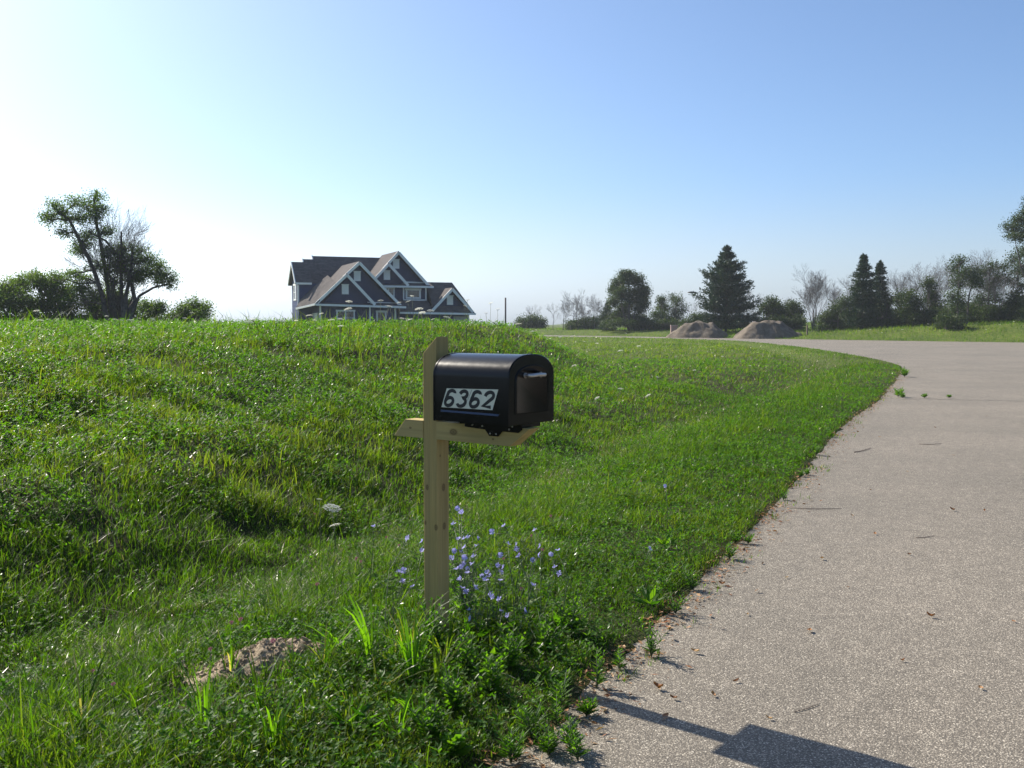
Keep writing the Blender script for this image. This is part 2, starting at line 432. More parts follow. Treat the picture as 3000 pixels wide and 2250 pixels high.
# ------------------------------------------------------------------ grass
def scatter(r0, r1, dens, azm=.62):
    n = int(dens * azm * (r1 * r1 - r0 * r0))
    r = np.sqrt(rng.random(n) * (r1 * r1 - r0 * r0) + r0 * r0); az = (rng.random(n) * 2 - 1) * azm
    x = np.sin(az) * r; y = np.cos(az) * r
    s = road_sd(x, y)
    return x, y, r, s
POST = np.array([-.378, 4.93])
MOUND = np.array([-1.13, 4.55])
def blades(root, h, wd, lean, side, nseg):
    """root (n,3), h, wd (n,), lean (n,3) tip offset, side (n,3) unit"""
    ts = {3: [0, .4, .75], 2: [0, .55], 1: [0]}[nseg]
    cols = []
    up = np.array([0, 0, 1.])
    for t in ts:
        c = root + up * (h * (t - .18 * t * t))[:, None] + lean * (t ** 1.8)
        ww = (wd * (1 - .45 * t) * .5)[:, None]
        cols += [c - side * ww, c + side * ww]
    cols.append(root + up * (h * .82)[:, None] + lean)
    V = np.stack(cols, 1); n = len(root); k = V.shape[1]
    b = (np.arange(n) * k)[:, None]; gs = []
    for i in range(len(ts) - 1): gs.append(b + np.array([[2 * i, 2 * i + 1, 2 * i + 3, 2 * i + 2]]))
    gs.append(b + np.array([[k - 3, k - 2, k - 1]]))
    return V.reshape(-1, 3), gs, k
def grass_fields():
    Vs = []; G4 = []; G3 = []; T = []; base = 0
    DV = []; D4 = []; D3 = []; DT = []; dbase = 0
    rings = [(1.9, 2.9, 5000, 3), (2.9, 4.6, 7500, 3), (4.6, 6.5, 6500, 3), (6.5, 9, 4200, 3), (9, 13, 2400, 2), (13, 18, 1250, 2), (18, 26, 520, 2), (26, 42, 130, 1), (42, 75, 45, 1), (75, 130, 17, 1), (130, 190, 3.2, 1)]
    for r0, r1, dens, ns in rings:
        x, y, r, s = scatter(r0, r1, dens, .72 if r1 < 14 else .62)
        # ragged edge, thinner towards the asphalt
        e = .22 * (fnoise(x, y, 2.5, 3) - .5) - .03
        keep = s > e
        keep |= (s > e - .22) & (s < e) & (rng.random(len(x)) < .5 * sstep(.55, .75, vnoise(x, y, 4.0, 71)))
        keep &= rng.random(len(x)) < np.clip((s - e) / .07, .25, 1)
        keep &= ~(((((x - MOUND[0]) * .88 + (y - MOUND[1]) * .48) / .28) ** 2 + ((-(x - MOUND[0]) * .48 + (y - MOUND[1]) * .88) / .16) ** 2 < 1) & (rng.random(len(x)) < .95))
        keep &= np.hypot(x - POST[0], y - POST[1]) > .07
        gap = np.clip(fnoise(x, y, 3.1, 61) * 2.6 - .75, .12, 1); keep &= rng.random(len(x)) < 1 - (1 - gap) * .85 * sstep(2.2, 4.5, s) * (r < 45)
        x, y, r, s = x[keep], y[keep], r[keep], s[keep]
        z = np.where(s < 0, np.maximum(height(x, y, s), 0), height(x, y, s))
        vis = visible(x, y, z) | (rng.random(len(x)) < .03)
        x, y, z, r, s = x[vis], y[vis], z[vis], r[vis], s[vis]
        n = len(x)
        farside = y > np.interp(x, _fx, _fy)
        tuss = np.clip(fnoise(x, y, 2.3, 21) * 1.5 - .25, 0, 1); big = fnoise(x, y, .35, 31)
        onbank = sstep(2.6, 5.5, s)
        hh = (.055 + .05 * sstep(.1, 1.5, s)) * (1 - onbank) + .115 * onbank
        hh = hh * (.30 + 1.4 * tuss) * (.6 + .6 * rng.random(n))
        tall = (rng.random(n) < .03 + .03 * onbank)
        hh = np.where(tall, hh * (1.5 + rng.random(n) * .9), hh)
        hh = np.where((rng.random(n) < .022) & (y > 14) & (onbank > .9) & (r < 30), .26 + .38 * rng.random(n) ** 1.5, hh)
        hh = np.where(farside, .35 * (.5 + .8 * tuss) * (.7 + .6 * rng.random(n)), hh)
        grow = np.clip((r / 7.0), 1, None) ** .6
        wd = (.0030 + .0045 * rng.random(n) ** 2) * grow * (1 + .25 * onbank) * (1.25 if ns < 3 else 1)
        if ns == 1: wd *= 1.5
        az = rng.random(n) * 6.2832
        lm = hh * (.15 + .95 * rng.random(n) ** 1.4)
        lean = np.stack([np.cos(az) * lm + .06 * hh, np.sin(az) * lm - .05 * hh, np.zeros(n)], -1)
        az2 = az + 1.57 + (rng.random(n) - .5) * 1.2
        side = np.stack([np.cos(az2), np.sin(az2), (rng.random(n) - .5) * .5], -1)
        ditch = np.exp(-((s - 2.7 - .5 * (big - .5)) / .55) ** 2)
        t = .20 + .50 * rng.random(n) + .35 * (big - .5) + .25 * (tuss - .5) + .12 * onbank
        t = np.clip(t, 0, .78)
        dry = rng.random(n) < (.03 + .09 * onbank + .34 * ditch * (tuss > .4)) * np.where(farside, .3, 1)
        root = np.stack([x, y, z - .008], -1)
        g = ~dry
        V, gs, k = blades(root[g], hh[g], wd[g], lean[g], side[g], ns)
        Vs.append(V)
        for q in gs: (G4 if q.shape[1] == 4 else G3).append(q + base)
        base += len(V); T.append(np.repeat(t[g], k))
        lean2 = lean * np.array([1.25, 1.25, 1]); 
        V, gs, k = blades(root[dry], np.minimum(hh[dry], .16) * .75, wd[dry] * 1.0, lean2[dry], side[dry], ns)
        DV.append(V)
        for q in gs: (D4 if q.shape[1] == 4 else D3).append(q + dbase)
        dbase += len(V); DT.append(np.repeat(rng.random(int(dry.sum())), k))
    print("grass verts", base, dbase)
    me = np_mesh("grass", np.concatenate(Vs), [np.concatenate(G4), np.concatenate(G3)], np.concatenate(T))
    tag(link("grass", me, M['grass']), "green grass growing over the verge, the ditch and the bank", "grass", kind="stuff")
    me = np_mesh("dry_grass", np.concatenate(DV), [np.concatenate(D4), np.concatenate(D3)], np.concatenate(DT))
    tag(link("dry_grass", me, M['straw']), "pale dry grass lying along the ditch and through the green grass", "dry grass", kind="stuff")
grass_fields()

def ground_cover():
    """clover and other small broad leaves between the blades"""
    Vs = []; Fs = []; T = []; base = 0
    for r0, r1, dens, sc in [(1.9, 2.9, 600, 1.2), (2.9, 5.2, 900, 1.2), (5.2, 9, 560, 1.15), (9, 15, 330, 1.4), (15, 26, 120, 1.8), (26, 40, 25, 2.6)]:
        x, y, r, s = scatter(r0, r1, dens)
        cl = fnoise(x, y, 1.5, 51) + .05 * sstep(3, 6, road_sd(x, y))
        near_edge = np.exp(-((s - .45) / .5) ** 2)
        k = (s > .04) & (rng.random(len(x)) < np.clip(1.1 * sstep(.44, .58, cl) + .5 * near_edge + .06, 0, 1))
        k &= ~(((((x - MOUND[0]) * .88 + (y - MOUND[1]) * .48) / .27) ** 2 + ((-(x - MOUND[0]) * .48 + (y - MOUND[1]) * .88) / .15) ** 2 < 1))
        k &= np.hypot(x - POST[0], y - POST[1]) > .09
        x, y, s = x[k], y[k], s[k]; z = height(x, y, s); v = visible(x, y, z); x, y, z, s = x[v], y[v], z[v], s[v]
        n = len(x)
        if not n: continue
        onb = sstep(2.6, 5.5, s)
        h = (.03 + .08 * rng.random(n)) * (1 + .6 * onb) * (.6 + .9 * cl[k][v])
        c = np.stack([x, y, z + h], -1); a0 = rng.random(n) * 6.283
        kind = rng.random(n)
        for j in range(5):
            trif = kind < .55
            sel = np.ones(n, bool) if j < 3 else ~trif
            a = a0 + j * np.where(trif, 2.094, 1.2566 + .4 * rng.random(n))
            tilt = np.where(trif, .15 + .25 * rng.random(n), .3 + .7 * rng.random(n))
            d = unit(np.stack([np.cos(a), np.sin(a), tilt], -1)) 
            nn = unit(np.stack([-np.cos(a) * tilt, -np.sin(a) * tilt, np.ones(n)], -1) + rng.normal(size=(n, 3)) * .25)
            L = np.where(trif, .012 + .007 * rng.random(n), .016 + .026 * rng.random(n) ** 1.5) * sc * (1 + .35 * onb)
            W = np.where(trif, L * .85, L * .36)
            cc = c.copy(); cc[:, 2] -= np.where(trif, 0, h * rng.random(n) * .8)
            V, F = leaves_np(cc[sel], d[sel], nn[sel], L[sel], W[sel])
            Vs.append(V); Fs.append(F + base); base += len(V); T.append(np.repeat(np.clip(.25 + .6 * rng.random(int(sel.sum())) + .5 * (cl[k][v][sel] - .5), 0, 1), 4))
    me = np_mesh("clover_leaves", np.concatenate(Vs), [np.concatenate(Fs)], np.concatenate(T))
    tag(link("clover_leaves", me, M['weed']), "low clover and broad weed leaves carpeting the grass verge", "ground cover", kind="stuff")
ground_cover()

# ------------------------------------------------------------------ mailbox
def wood_mat(name, knots, base=(.43, .315, .12), long_axis=2):
    m, nt, b = mat(name)
    sc = [28, 28, 28]; sc[long_axis] = 1.3
    v = objco(nt, tuple(sc))
    f = noise(nt, v, 1.0, 4, .6)
    sc2 = [110, 110, 110]; sc2[long_axis] = 2.5
    f2 = noise(nt, objco(nt, tuple(sc2)), 1.0, 3, .6)
    c = ramp(nt, f, [(.28, tuple(x * .72 for x in base)), (.5, base), (.72, (base[0] * 1.16, base[1] * 1.12, base[2] * 1.05))])
    c = mixc(nt, 1.0, c, ramp(nt, f2, [(.3, (.88, .86, .82)), (.7, (1.06, 1.06, 1.06))]), 'MULTIPLY')
    green = noise(nt, objco(nt), 2.2, 2); c = mixc(nt, ramp(nt, green, [(.4, (0, 0, 0)), (.7, (.3, .3, .3))]), c, (.34, .29, .11))
    oc = objco(nt)
    for (kx, ky, kz, kr) in knots:
        s = nt.nodes.new("ShaderNodeVectorMath"); s.operation = 'SUBTRACT'; nt.links.new(oc, s.inputs[0]); s.inputs[1].default_value = (kx, ky, kz)
        sq = nt.nodes.new("ShaderNodeVectorMath"); sq.operation = 'MULTIPLY'; nt.links.new(s.outputs[0], sq.inputs[0])
        k = [1 / kr] * 3; k[long_axis] *= .62; sq.inputs[1].default_value = k
        l = nt.nodes.new("ShaderNodeVectorMath"); l.operation = 'LENGTH'; nt.links.new(sq.outputs[0], l.inputs[0])
        ring = ramp(nt, l.outputs["Value"], [(.0, (.8, .8, .8)), (.35, (.45, .45, .45)), (.55, (.78, .78, .78)), (.75, (.3, .3, .3)), (1.0, (0, 0, 0))])
        c = mixc(nt, ring, c, (.085, .045, .02))
    nt.links.new(c, b.inputs["Base Color"]); b.inputs["Roughness"].default_value = .75; b.inputs["Specular IOR Level"].default_value = .25
    bump(nt, b, f2, .15, .002)
    return m
TH = math.radians(37.5)
def build_mailbox():
    """local frame: +X towards the door, +Y away from the viewer across the box, Z up"""
    gz = float(height(np.array([POST[0]]), np.array([POST[1]]))[0])
    root = empty("mailbox", (POST[0], POST[1], gz), -TH)
    tag(root, "black arched roadside mailbox numbered 6362 on a new wooden post", "mailbox")
    Zw = lambda z: z - gz
    h = .0445
    # post: slanted top, high on the door side
    wood = wood_mat("post_wood", [(-.02, -h, Zw(.84), .012), (.036, -h, Zw(.645), .013), (-.034, -h, Zw(.66), .009), (.022, -h, Zw(.27), .010),
                                  (h, .004, Zw(.84), .016), (h, .008, Zw(.645), .015), (h, -.02, Zw(1.0), .006)])
    p = MB()
    zb, zt = -.45, Zw(1.588); zl = zt - .082
    p.hull([[(-h, -h, zb), (h, -h, zb), (h, h, zb), (-h, h, zb)], [(-h, -h, zl), (h, -h, zt), (h, h, zt), (-h, h, zl)]])
    p.build("post", wood, root, bevel=.003)
    # arm, let into the post, with slanted ends
    y0, y1 = -h - .0025, h - .012
    a0, a1 = Zw(1.083), Zw(1.172)
    arm = wood_mat("arm_wood", [(.155, y0, Zw(1.128), .020), (.40, y0, Zw(1.11), .006), (-.13, y0, Zw(1.13), .007)], (.47, .36, .145), 0)
    for nm, xs in (("arm", (h + .0005, None)), ("arm_stub", (None, -h - .0005))):
        m = MB()
        if nm == "arm":
            q = [(h, a0), (.50, a0), (.615, a1), (h, a1)]
        else:
            q = [(-.245, a0), (-h, a0), (-h, a1), (-.165, a1)]
        m.hull([[(x, y0, z) for x, z in q], [(x, y1, z) for x, z in q]])
        m.build("arm", arm, root, bevel=.002)
    # box shell
    cx0, cx1, cy, hw = .128, .584, .0125, .1775
    zb, zs, za = Zw(1.190), Zw(1.405), Zw(1.512)
    def prof(inset=0.0, n=22):
        w_ = hw - inset; pts = [(cy - w_, zb + inset), (cy + w_, zb + inset)]
        for i in range(n + 1):
            t = math.pi * i / n; cs, sn = math.cos(t), math.sin(t)
            pts.append((cy + w_ * math.copysign(abs(cs) ** .88, cs), zs + (za - inset - zs) * abs(sn) ** .88))
        return pts
    m, nt2, b2 = mat("black_enamel")
    f = noise(nt2, objco(nt2), 14, 4); nt2.links.new(ramp(nt2, f, [(.3, (.0015, .0016, .0018)), (.7, (.003, .003, .0033))]), b2.inputs["Base Color"])
    rf = noise(nt2, objco(nt2), 40, 3); nt2.links.new(ramp(nt2, rf, [(.3, (.22,) * 3), (.7, (.27,) * 3)]), b2.inputs["Roughness"])
    dust = noise(nt2, objco(nt2), 5.5, 6, .7); base_c = b2.inputs["Base Color"].links[0].from_socket
    nt2.links.new(mixc(nt2, ramp(nt2, dust, [(.52, (0, 0, 0)), (.8, (.05, .05, .05))]), base_c, (.20, .18, .15)), b2.inputs["Base Color"])
    b2.inputs["Specular IOR Level"].default_value = .28
    bump(nt2, b2, noise(nt2, objco(nt2), 180, 2), .05, .002)
    enamel = m
    def shell(mb, x0, x1, ins, smooth=True):
        P0 = prof(ins)
        mb.hull([[(x0, y, z) for y, z in P0], [(x1, y, z) for y, z in P0]], smooth, caps=True)
    s = MB(); shell(s, cx0, cx1 - .022, 0.003)
    shell(s, cx0 + .004, cx0 + .010, 0.0005)           # rolled rim at the rear
    o = s.build("box_body", enamel, root)
    sharp(o)
    # door: a cap over the front with a raised arched panel
    d = MB(); P0 = prof(0.0)
    rings = [[(x, y, z) for y, z in prof(i)] for x, i in ((cx1 - .022, 0), (cx1 - .004, 0), (cx1, .004))]
    d.hull(rings, True, caps=True)
    o = d.build("door", enamel, root); sharp(o); door = o
    def panel(ins, n=20):
        w_ = hw - ins; zb_ = zb + .052; zs_ = zs - .012; za_ = za - ins - .002
        pts = [(cy - w_, zb_), (cy + w_, zb_)]
        for i in range(n + 1):
            t = math.pi * i / n; cs, sn = math.cos(t), math.sin(t)
            pts.append((cy + w_ * math.copysign(abs(cs) ** .9, cs), zs_ + (za_ - zs_) * abs(sn) ** .9))
        return pts
    d = MB(); d.hull([[(x, y, z) for y, z in panel(i)] for x, i in ((cx1 - .001, .046), (cx1 + .006, .050), (cx1 + .0065, .056), (cx1 + .003, .062))], True, caps=True)
    o = d.build("door_panel", enamel, door); sharp(o)
    silver = plain("brushed_nickel", (.50, .48, .45), .36, .85, .1, 60)
    hd = MB(); zh = Zw(1.415)
    hd.tube([(cx1 + .008, cy - .060, zh), (cx1 + .030, cy - .058, zh), (cx1 + .036, cy - .045, zh + .001), (cx1 + .037, cy, zh + .003), (cx1 + .036, cy + .045, zh + .001), (cx1 + .030, cy + .058, zh), (cx1 + .008, cy + .060, zh)],
            [.0095, .0098, .0092, .0088, .0092, .0098, .0095], 10)
    for sy in (-.06, .06): hd.tube([(cx1 + .002, cy + sy, zh), (cx1 + .009, cy + sy, zh)], .0125, 12)
    hd.build("handle", silver, door)
    # mounting bracket under the box with its screws
    br = MB(); yb = -.049 - .0025
    zt_ = zb - .001
    q = [(.235, zt_), (.235, Zw(1.160)), (.36, Zw(1.154)), (.385, Zw(1.126)), (.437, Zw(1.126)), (.462, Zw(1.152)), (.555, Zw(1.150)), (.575, Zw(1.165)), (.575, zt_)]
    br.hull([[(x, yb - .006, z) for x, z in q], [(x, yb, z) for x, z in q]])
    br.box(.20, .575, yb, .09, a1 + .001, zt_)
    o = br.build("bracket", enamel, root)
    for (sx, sz) in ((.285, 1.172), (.345, 1.170), (.523, 1.178), (.505, 1.164), (.393, 1.137), (.428, 1.137)):
        t = MB(); t.tube([(sx, yb - .006, Zw(sz)), (sx, yb - .0095, Zw(sz)), (sx, yb - .011, Zw(sz))], [.0048, .0045, .0022], 8); t.build("screw", silver, o)
    # number sticker on the side facing the viewer
    ys = cy - hw + .003
    refl = plain("reflective_sticker", (.70, .70, .55), .38, 0, .06, 30)
    ink = plain("black_ink", (.012, .012, .012), .45)
    x_of = lambda u, v: cx0 + .002 + u; 
    # corners measured on the box: lower left, lower right, upper right, upper left
    LL, LR, UR, UL = (.181, 1.2575), (.489, 1.2595), (.523, 1.3545), (.215, 1.3480)
    st = MB(); Q = [LL, LR, UR, UL]
    st.hull([[(x, ys - .0012, Zw(z)) for x, z in Q], [(x, ys + .0005, Zw(z)) for x, z in Q]])
    stk = st.build("number_sticker", refl, root)
    tp = MB(); Q = [(.176, 1.2365), (.521, 1.2335), (.528, 1.2425), (.177, 1.2455)]
    tp.hull([[(x, ys - .001, Zw(z)) for x, z in Q], [(x, ys + .0005, Zw(z)) for x, z in Q]])
    tp.build("tape_strip", plain("blue_tape", (.035, .065, .14), .35), root)
    # digits as slanted strokes
    ox, oz = np.array(LL), None
    U = (np.array(LR) - np.array(LL)); Vv = (np.array(UL) - np.array(LL))
    def P2(a, b_):
        q = np.array(LL) + U * a + Vv * b_; return (q[0], q[1])
    arc = lambda cx_, cy_, rx, ry, d0, d1, n=12: [(cx_ + rx * math.cos(math.radians(d0 + (d1 - d0) * i / n)), cy_ + ry * math.sin(math.radians(d0 + (d1 - d0) * i / n))) for i in range(n + 1)]
    six = [[(.80, .80)] + arc(.5, .74, .32, .22, 25, 150, 8) + [(.17, .5)] + arc(.49, .27, .34, .25, 180, 540 - 1, 22)]
    three = [[(.16, .78)] + arc(.47, .74, .32, .22, 150, -70, 14) + [(.42, .53), (.56, .52)] + arc(.47, .27, .35, .25, 72, -160, 16)]
    two = [[(.14, .70)] + arc(.48, .72, .34, .24, 170, -35, 14) + [(.13, .06), (.86, .06)]]
    def digit(strokes, k):
        g = MB(); wl = .0135
        for stx in strokes:
            pts = [P2((k + .5 + .90 * (a - .5)) / 4, .09 + .84 * b_) for a, b_ in stx]
            P = [np.array(p) for p in pts]; L = []; Rr = []
            for i in range(len(P)):
                dd = P[min(i + 1, len(P) - 1)] - P[max(i - 1, 0)]; dd = dd / (np.linalg.norm(dd) + 1e-9); nn = np.array([-dd[1], dd[0]])
                L.append(P[i] + nn * wl * .62); Rr.append(P[i] - nn * wl * .62)
            for i in range(len(P) - 1):
                g.poly([(q[0], ys - .0018 - .00001 * (i % 3), Zw(q[1])) for q in (L[i], L[i + 1], Rr[i + 1], Rr[i])])
        g.build("digit", ink, stk)
    digit(six, 0); digit(three, 1); digit(six, 2); digit(two, 3)
    sm = MB()      # seam between the two sticker sheets
    pa, pb = P2(.503, .995), P2(.478, .42)
    sm.poly([(pa[0] - .001, ys - .0016, Zw(pa[1])), (pa[0] + .001, ys - .0016, Zw(pa[1])), (pb[0] + .0006, ys - .0016, Zw(pb[1])), (pb[0] - .0006, ys - .0016, Zw(pb[1]))])
    sm.build("sticker_seam", ink, stk)
    return root
def sharp(o, ang=.7):
    me = o.data
    import bmesh
    bm = bmesh.new(); bm.from_mesh(me)
    bmesh.ops.remove_doubles(bm, verts=bm.verts, dist=1e-6); bmesh.ops.recalc_face_normals(bm, faces=bm.faces)
    for e in bm.edges: e.smooth = not (len(e.link_faces) == 2 and e.calc_face_angle(0) > ang)
    for f in bm.faces: f.smooth = True
    bm.to_mesh(me); bm.free()
build_mailbox()

# ------------------------------------------------------------------ house
def siding(name, c, horizontal=True):
    m, nt, b = mat(name)
    t = nt.nodes.new("ShaderNodeTexWave"); t.wave_type = 'BANDS'; t.bands_direction = 'Z' if horizontal else 'X'; t.wave_profile = 'SAW'
    t.inputs["Scale"].default_value = .8 if horizontal else .55
    nt.links.new(objco(nt), t.inputs["Vector"])
    f = noise(nt, objco(nt), 1.5, 4)
    cc = mixc(nt, 1.0, c, ramp(nt, f, [(.3, (.88, .88, .88)), (.7, (1.1, 1.1, 1.1))]), 'MULTIPLY')
    nt.links.new(cc, b.inputs["Base Color"]); b.inputs["Roughness"].default_value = .6
    bump(nt, b, t.outputs["Fac"], .9, .05)
    return m
def build_house():
    Rz = math.radians(22); gz = .9
    root = empty("house", (-18.89, 98.0, gz), Rz); root.scale = (1.035, 1, 1)
    tag(root, "two-storey navy blue house with white trim and many gables behind the hill", "house")
    navy = siding("navy_lap_siding", (.028, .046, .145)); navyv = siding("navy_board_siding", (.010, .022, .076), False)
    white = plain("white_trim", (.76, .77, .75), .55, var=.06, vs=2)
    glass = plain("dark_window_glass", (.02, .025, .025), .08, spec=.8)
    m, nt, b = mat("asphalt_shingles")
    br = nt.nodes.new("ShaderNodeTexBrick"); br.inputs["Scale"].default_value = 1.0; br.inputs["Brick Width"].default_value = .33; br.inputs["Row Height"].default_value = .15; br.inputs["Mortar Size"].default_value = .006
    br.inputs["Color1"].default_value = (.135, .122, .118, 1); br.inputs["Color2"].default_value = (.088, .081, .081, 1); br.inputs["Mortar"].default_value = (.05, .045, .042, 1)
    nt.links.new(objco(nt), br.inputs["Vector"]); f = noise(nt, objco(nt), 3, 4)
    nt.links.new(mixc(nt, 1.0, br.outputs[0], ramp(nt, f, [(.3, (.85,) * 3), (.7, (1.12,) * 3)]), 'MULTIPLY'), b.inputs["Base Color"]); b.inputs["Roughness"].default_value = .95; b.inputs["Specular IOR Level"].default_value = .15
    shingle = m
    G = lambda p: (p[0], p[1], p[2] - gz)
    def quad_roof(mb, pts, th=.16): mb.slab([G(p) for p in pts], (0, 0, -th))
    # --- walls
    w1 = MB()
    w1.box(0, 7.5, .45, 9, 0, 3.42 - gz)                        # garage block
    w1.box(5.2, 11.5, 3.3, 13, 0, 5.6 - gz)                     # main block
    w1.box(7.5, 15.55, 1.6, 7.2, 0, 2.9 - gz)                    # right wing
    w1.box(-1.4, .6, 3.4, 7.2, 0, 5.72 - gz)                   # left wing
    w1.hull([[G(p) for p in ((-1.4, 3.4, 5.722), (-1.4, 7.2, 5.722), (-1.4, 5.3, 7.60))], [G(p) for p in ((-.1, 3.4, 5.722), (-.1, 7.2, 5.722), (-.1, 5.3, 7.60))]])
    w1.build("wall", navy, root)
    w2 = MB()
    def gable(xl, xr, xp, zb_, zp, y0, y1): w2.hull([[G((xl, y0, zb_)), G((xr, y0, zb_)), G((xp, y0, zp))], [G((xl, y1, zb_)), G((xr, y1, zb_)), G((xp, y1, zp))]])
    w2.box(.0, 4.85, 0, .45, 0, 3.42 - gz)
    gable(.05, 5.0, 2.54, 3.42, 6.02, 0, .45)
    gable(.0, 7.6, 3.87, 3.425, 7.42, .452, 8)
    gable(5.4, 11.45, 8.51, 5.62, 8.78, 3.3, 9)
    gable(5.6, 9.1, 7.36, 5.62, 7.55, 2.85, 3.298)
    w2.box(6.2, 9.0, 2.86, 3.298, 3.6 - gz, 5.6 - gz)
    gable(11.7, 15.3, 13.5, 3.05, 5.0, 1.3, 3)
    w2.box(8.98, 11.36, 2.86, 3.298, 4.15 - gz, 5.5 - gz)       # bay
    w2.build("gable_wall", navyv, root)
    # --- roofs
    r = MB()
    sl = .925
    # big garage gable: left slope carried down to the side eave, right slope
    quad_roof(r, [(3.87, -.05, 7.87), (3.87, 9.0, 7.87), (-.1, 9.0, 4.2), (-.1, -.05, 4.2)])
    quad_roof(r, [(2.54, -.5, 6.64), (2.54, -.05, 6.64), (-.1, -.05, 4.2), (-.45, -.62, 3.68)])
    quad_roof(r, [(-.1, -.05, 4.2), (-.1, 9, 4.2), (-.75, 9, 3.40), (-1.6, 3.1, 3.30), (-.45, -.62, 3.68)])
    quad_roof(r, [(3.87, 9.0, 7.87), (3.87, -.05, 7.87), (7.95, -.05, 3.62), (7.95, 9.0, 3.62)])
    quad_roof(r, [(2.54, -.05, 6.64), (2.54, -.5, 6.64), (5.25, -.5, 3.72), (5.25, -.05, 3.72)])
    quad_roof(r, [(-.4, -.62, 3.64), (8.3, -.62, 3.42), (8.3, .6, 3.78), (-.4, .6, 3.9)], .1)    # skirt roof over the garage doors
    # tall main gable
    quad_roof(r, [(8.51, 2.75, 9.21), (8.51, 9.5, 9.21), (5.2, 9.5, 5.62), (5.2, 2.75, 5.62)])
    quad_roof(r, [(8.51, 9.5, 9.21), (8.51, 2.75, 9.21), (11.72, 2.75, 5.72), (11.72, 9.5, 5.72)])
    quad_roof(r, [(7.36, 2.3, 7.96), (7.36, 2.75, 7.96), (5.2, 2.75, 5.62), (5.2, 2.3, 5.62)])
    quad_roof(r, [(7.36, 2.75, 7.96), (7.36, 2.3, 7.96), (9.36, 2.3, 5.78), (9.36, 2.75, 5.78)])
    quad_roof(r, [(6.4, 2.25, 5.60), (11.95, 2.25, 5.60), (11.95, 3.4, 5.95), (6.4, 3.4, 5.95)], .1)
    # main ridge, stepped middle and left wing
    def ridge(x0, x1, zr, yf, ybk, yr, pm):
        zf = zr - pm * (yr - yf); zk = zr - pm * (ybk - yr)
        quad_roof(r, [(x0, yf, zf), (x1, yf, zf), (x1, yr, zr), (x0, yr, zr)])
        quad_roof(r, [(x0, yr, zr), (x1, yr, zr), (x1, ybk, zk), (x0, ybk, zk)])
    ridge(1.05, 9.5, 8.88, 5.0, 13.0, 9.0, 1.0)
    ridge(-.10, 1.05, 8.46, 4.6, 11.4, 8.0, 1.0)
    ridge(-1.70, -.10, 7.98, 3.1, 7.5, 5.3, 1.0)
    # lit slope between the garage roof and the left wing
    quad_roof(r, [(1.6, -.3, 5.72), (1.5, 3.6, 6.6), (0.25, 3.16, 5.62), (-1.15, 3.16, 4.22), (-.45, -.60, 3.70)], .1)
    quad_roof(r, [(-.45, -.60, 3.70), (-1.15, 3.16, 4.22), (-1.65, 3.2, 3.36), (-1.60, 3.0, 3.30)], .08)
    # right wing
    # right wing
    quad_roof(r, [(8.0, .6, 2.92), (11.6, .6, 2.86), (11.6, 3.3, 4.34), (8.0, 3.3, 4.40)])
    quad_roof(r, [(11.6, .6, 2.86), (15.86, .6, 2.80), (14.5, 3.9, 6.08), (11.6, 3.9, 6.08)])
    quad_roof(r, [(11.6, 3.9, 6.08), (14.5, 3.9, 6.08), (15.9, 7.4, 2.9), (11.6, 7.4, 2.9)])
    quad_roof(r, [(15.86, .6, 2.80), (15.9, 7.4, 2.9), (14.5, 3.9, 6.08)])
    quad_roof(r, [(13.5, .75, 5.42), (13.5, 3.6, 5.42), (11.45, 2.0, 3.2), (11.35, .75, 3.12)])
    quad_roof(r, [(13.5, 3.6, 5.42), (13.5, .75, 5.42), (15.7, .75, 3.0), (15.6, 2.0, 3.2)])
    r.build("roof", shingle, root)
    # --- white trim: rakes, fascias, corner boards
    t = MB(); B = lambda p, q, w_=.09, h_=.27: t.beam(G(p), G(q), w_, h_)
    def rake(a, p, c_, y, dz=-.17):
        B((a[0], y, a[1] + dz), (p[0], y, p[1] + dz)); B((p[0], y, p[1] + dz), (c_[0], y, c_[1] + dz))
    rake((-.42, 3.78), (2.54, 6.64), (5.25, 3.72), -.56)
    rake((2.3, 6.42), (3.87, 7.87), (7.95, 3.62), -.11)
    rake((6.9, 7.46), (8.51, 9.21), (11.72, 5.72), 2.69)
    rake((5.3, 5.74), (7.36, 7.96), (9.36, 5.78), 2.24)
    rake((11.35, 3.15), (13.5, 5.42), (15.7, 3.02), .69)
    B((-1.74, 3.1, 5.72), (-1.74, 5.3, 7.90), .09, .24); B((-1.74, 5.3, 7.90), (-1.74, 7.5, 5.72), .09, .24)
    B((-.16, 4.6, 5.04), (-.16, 8, 8.44), .1, .2); B((.98, 7.0, 6.86), (.98, 9, 8.88), .1, .2)
    B((-.45, -.68, 3.52), (8.3, -.68, 3.32), .1, .2)                     # garage fascia
    B((-.5, -.62, 3.56), (-1.68, 3.1, 3.18), .12, .2)                     # side gutter
    B((0, -.04, 3.48), (4.9, -.04, 3.44), .06, .12)
    B((4.7, .4, 3.78), (7.7, .4, 3.72), .06, .16)
    B((6.3, 2.2, 5.50), (12.0, 2.2, 5.50), .1, .2); B((9.1, 3.24, 6.02), (11.3, 3.24, 5.98), .06, .14)
    B((8.0, .54, 2.78), (15.95, .54, 2.68), .1, .2); B((11.8, 1.25, 3.22), (15.2, 1.25, 3.18), .06, .14)
    B((-1.72, 3.05, 5.70), (-.15, 3.05, 5.70), .08, .2)
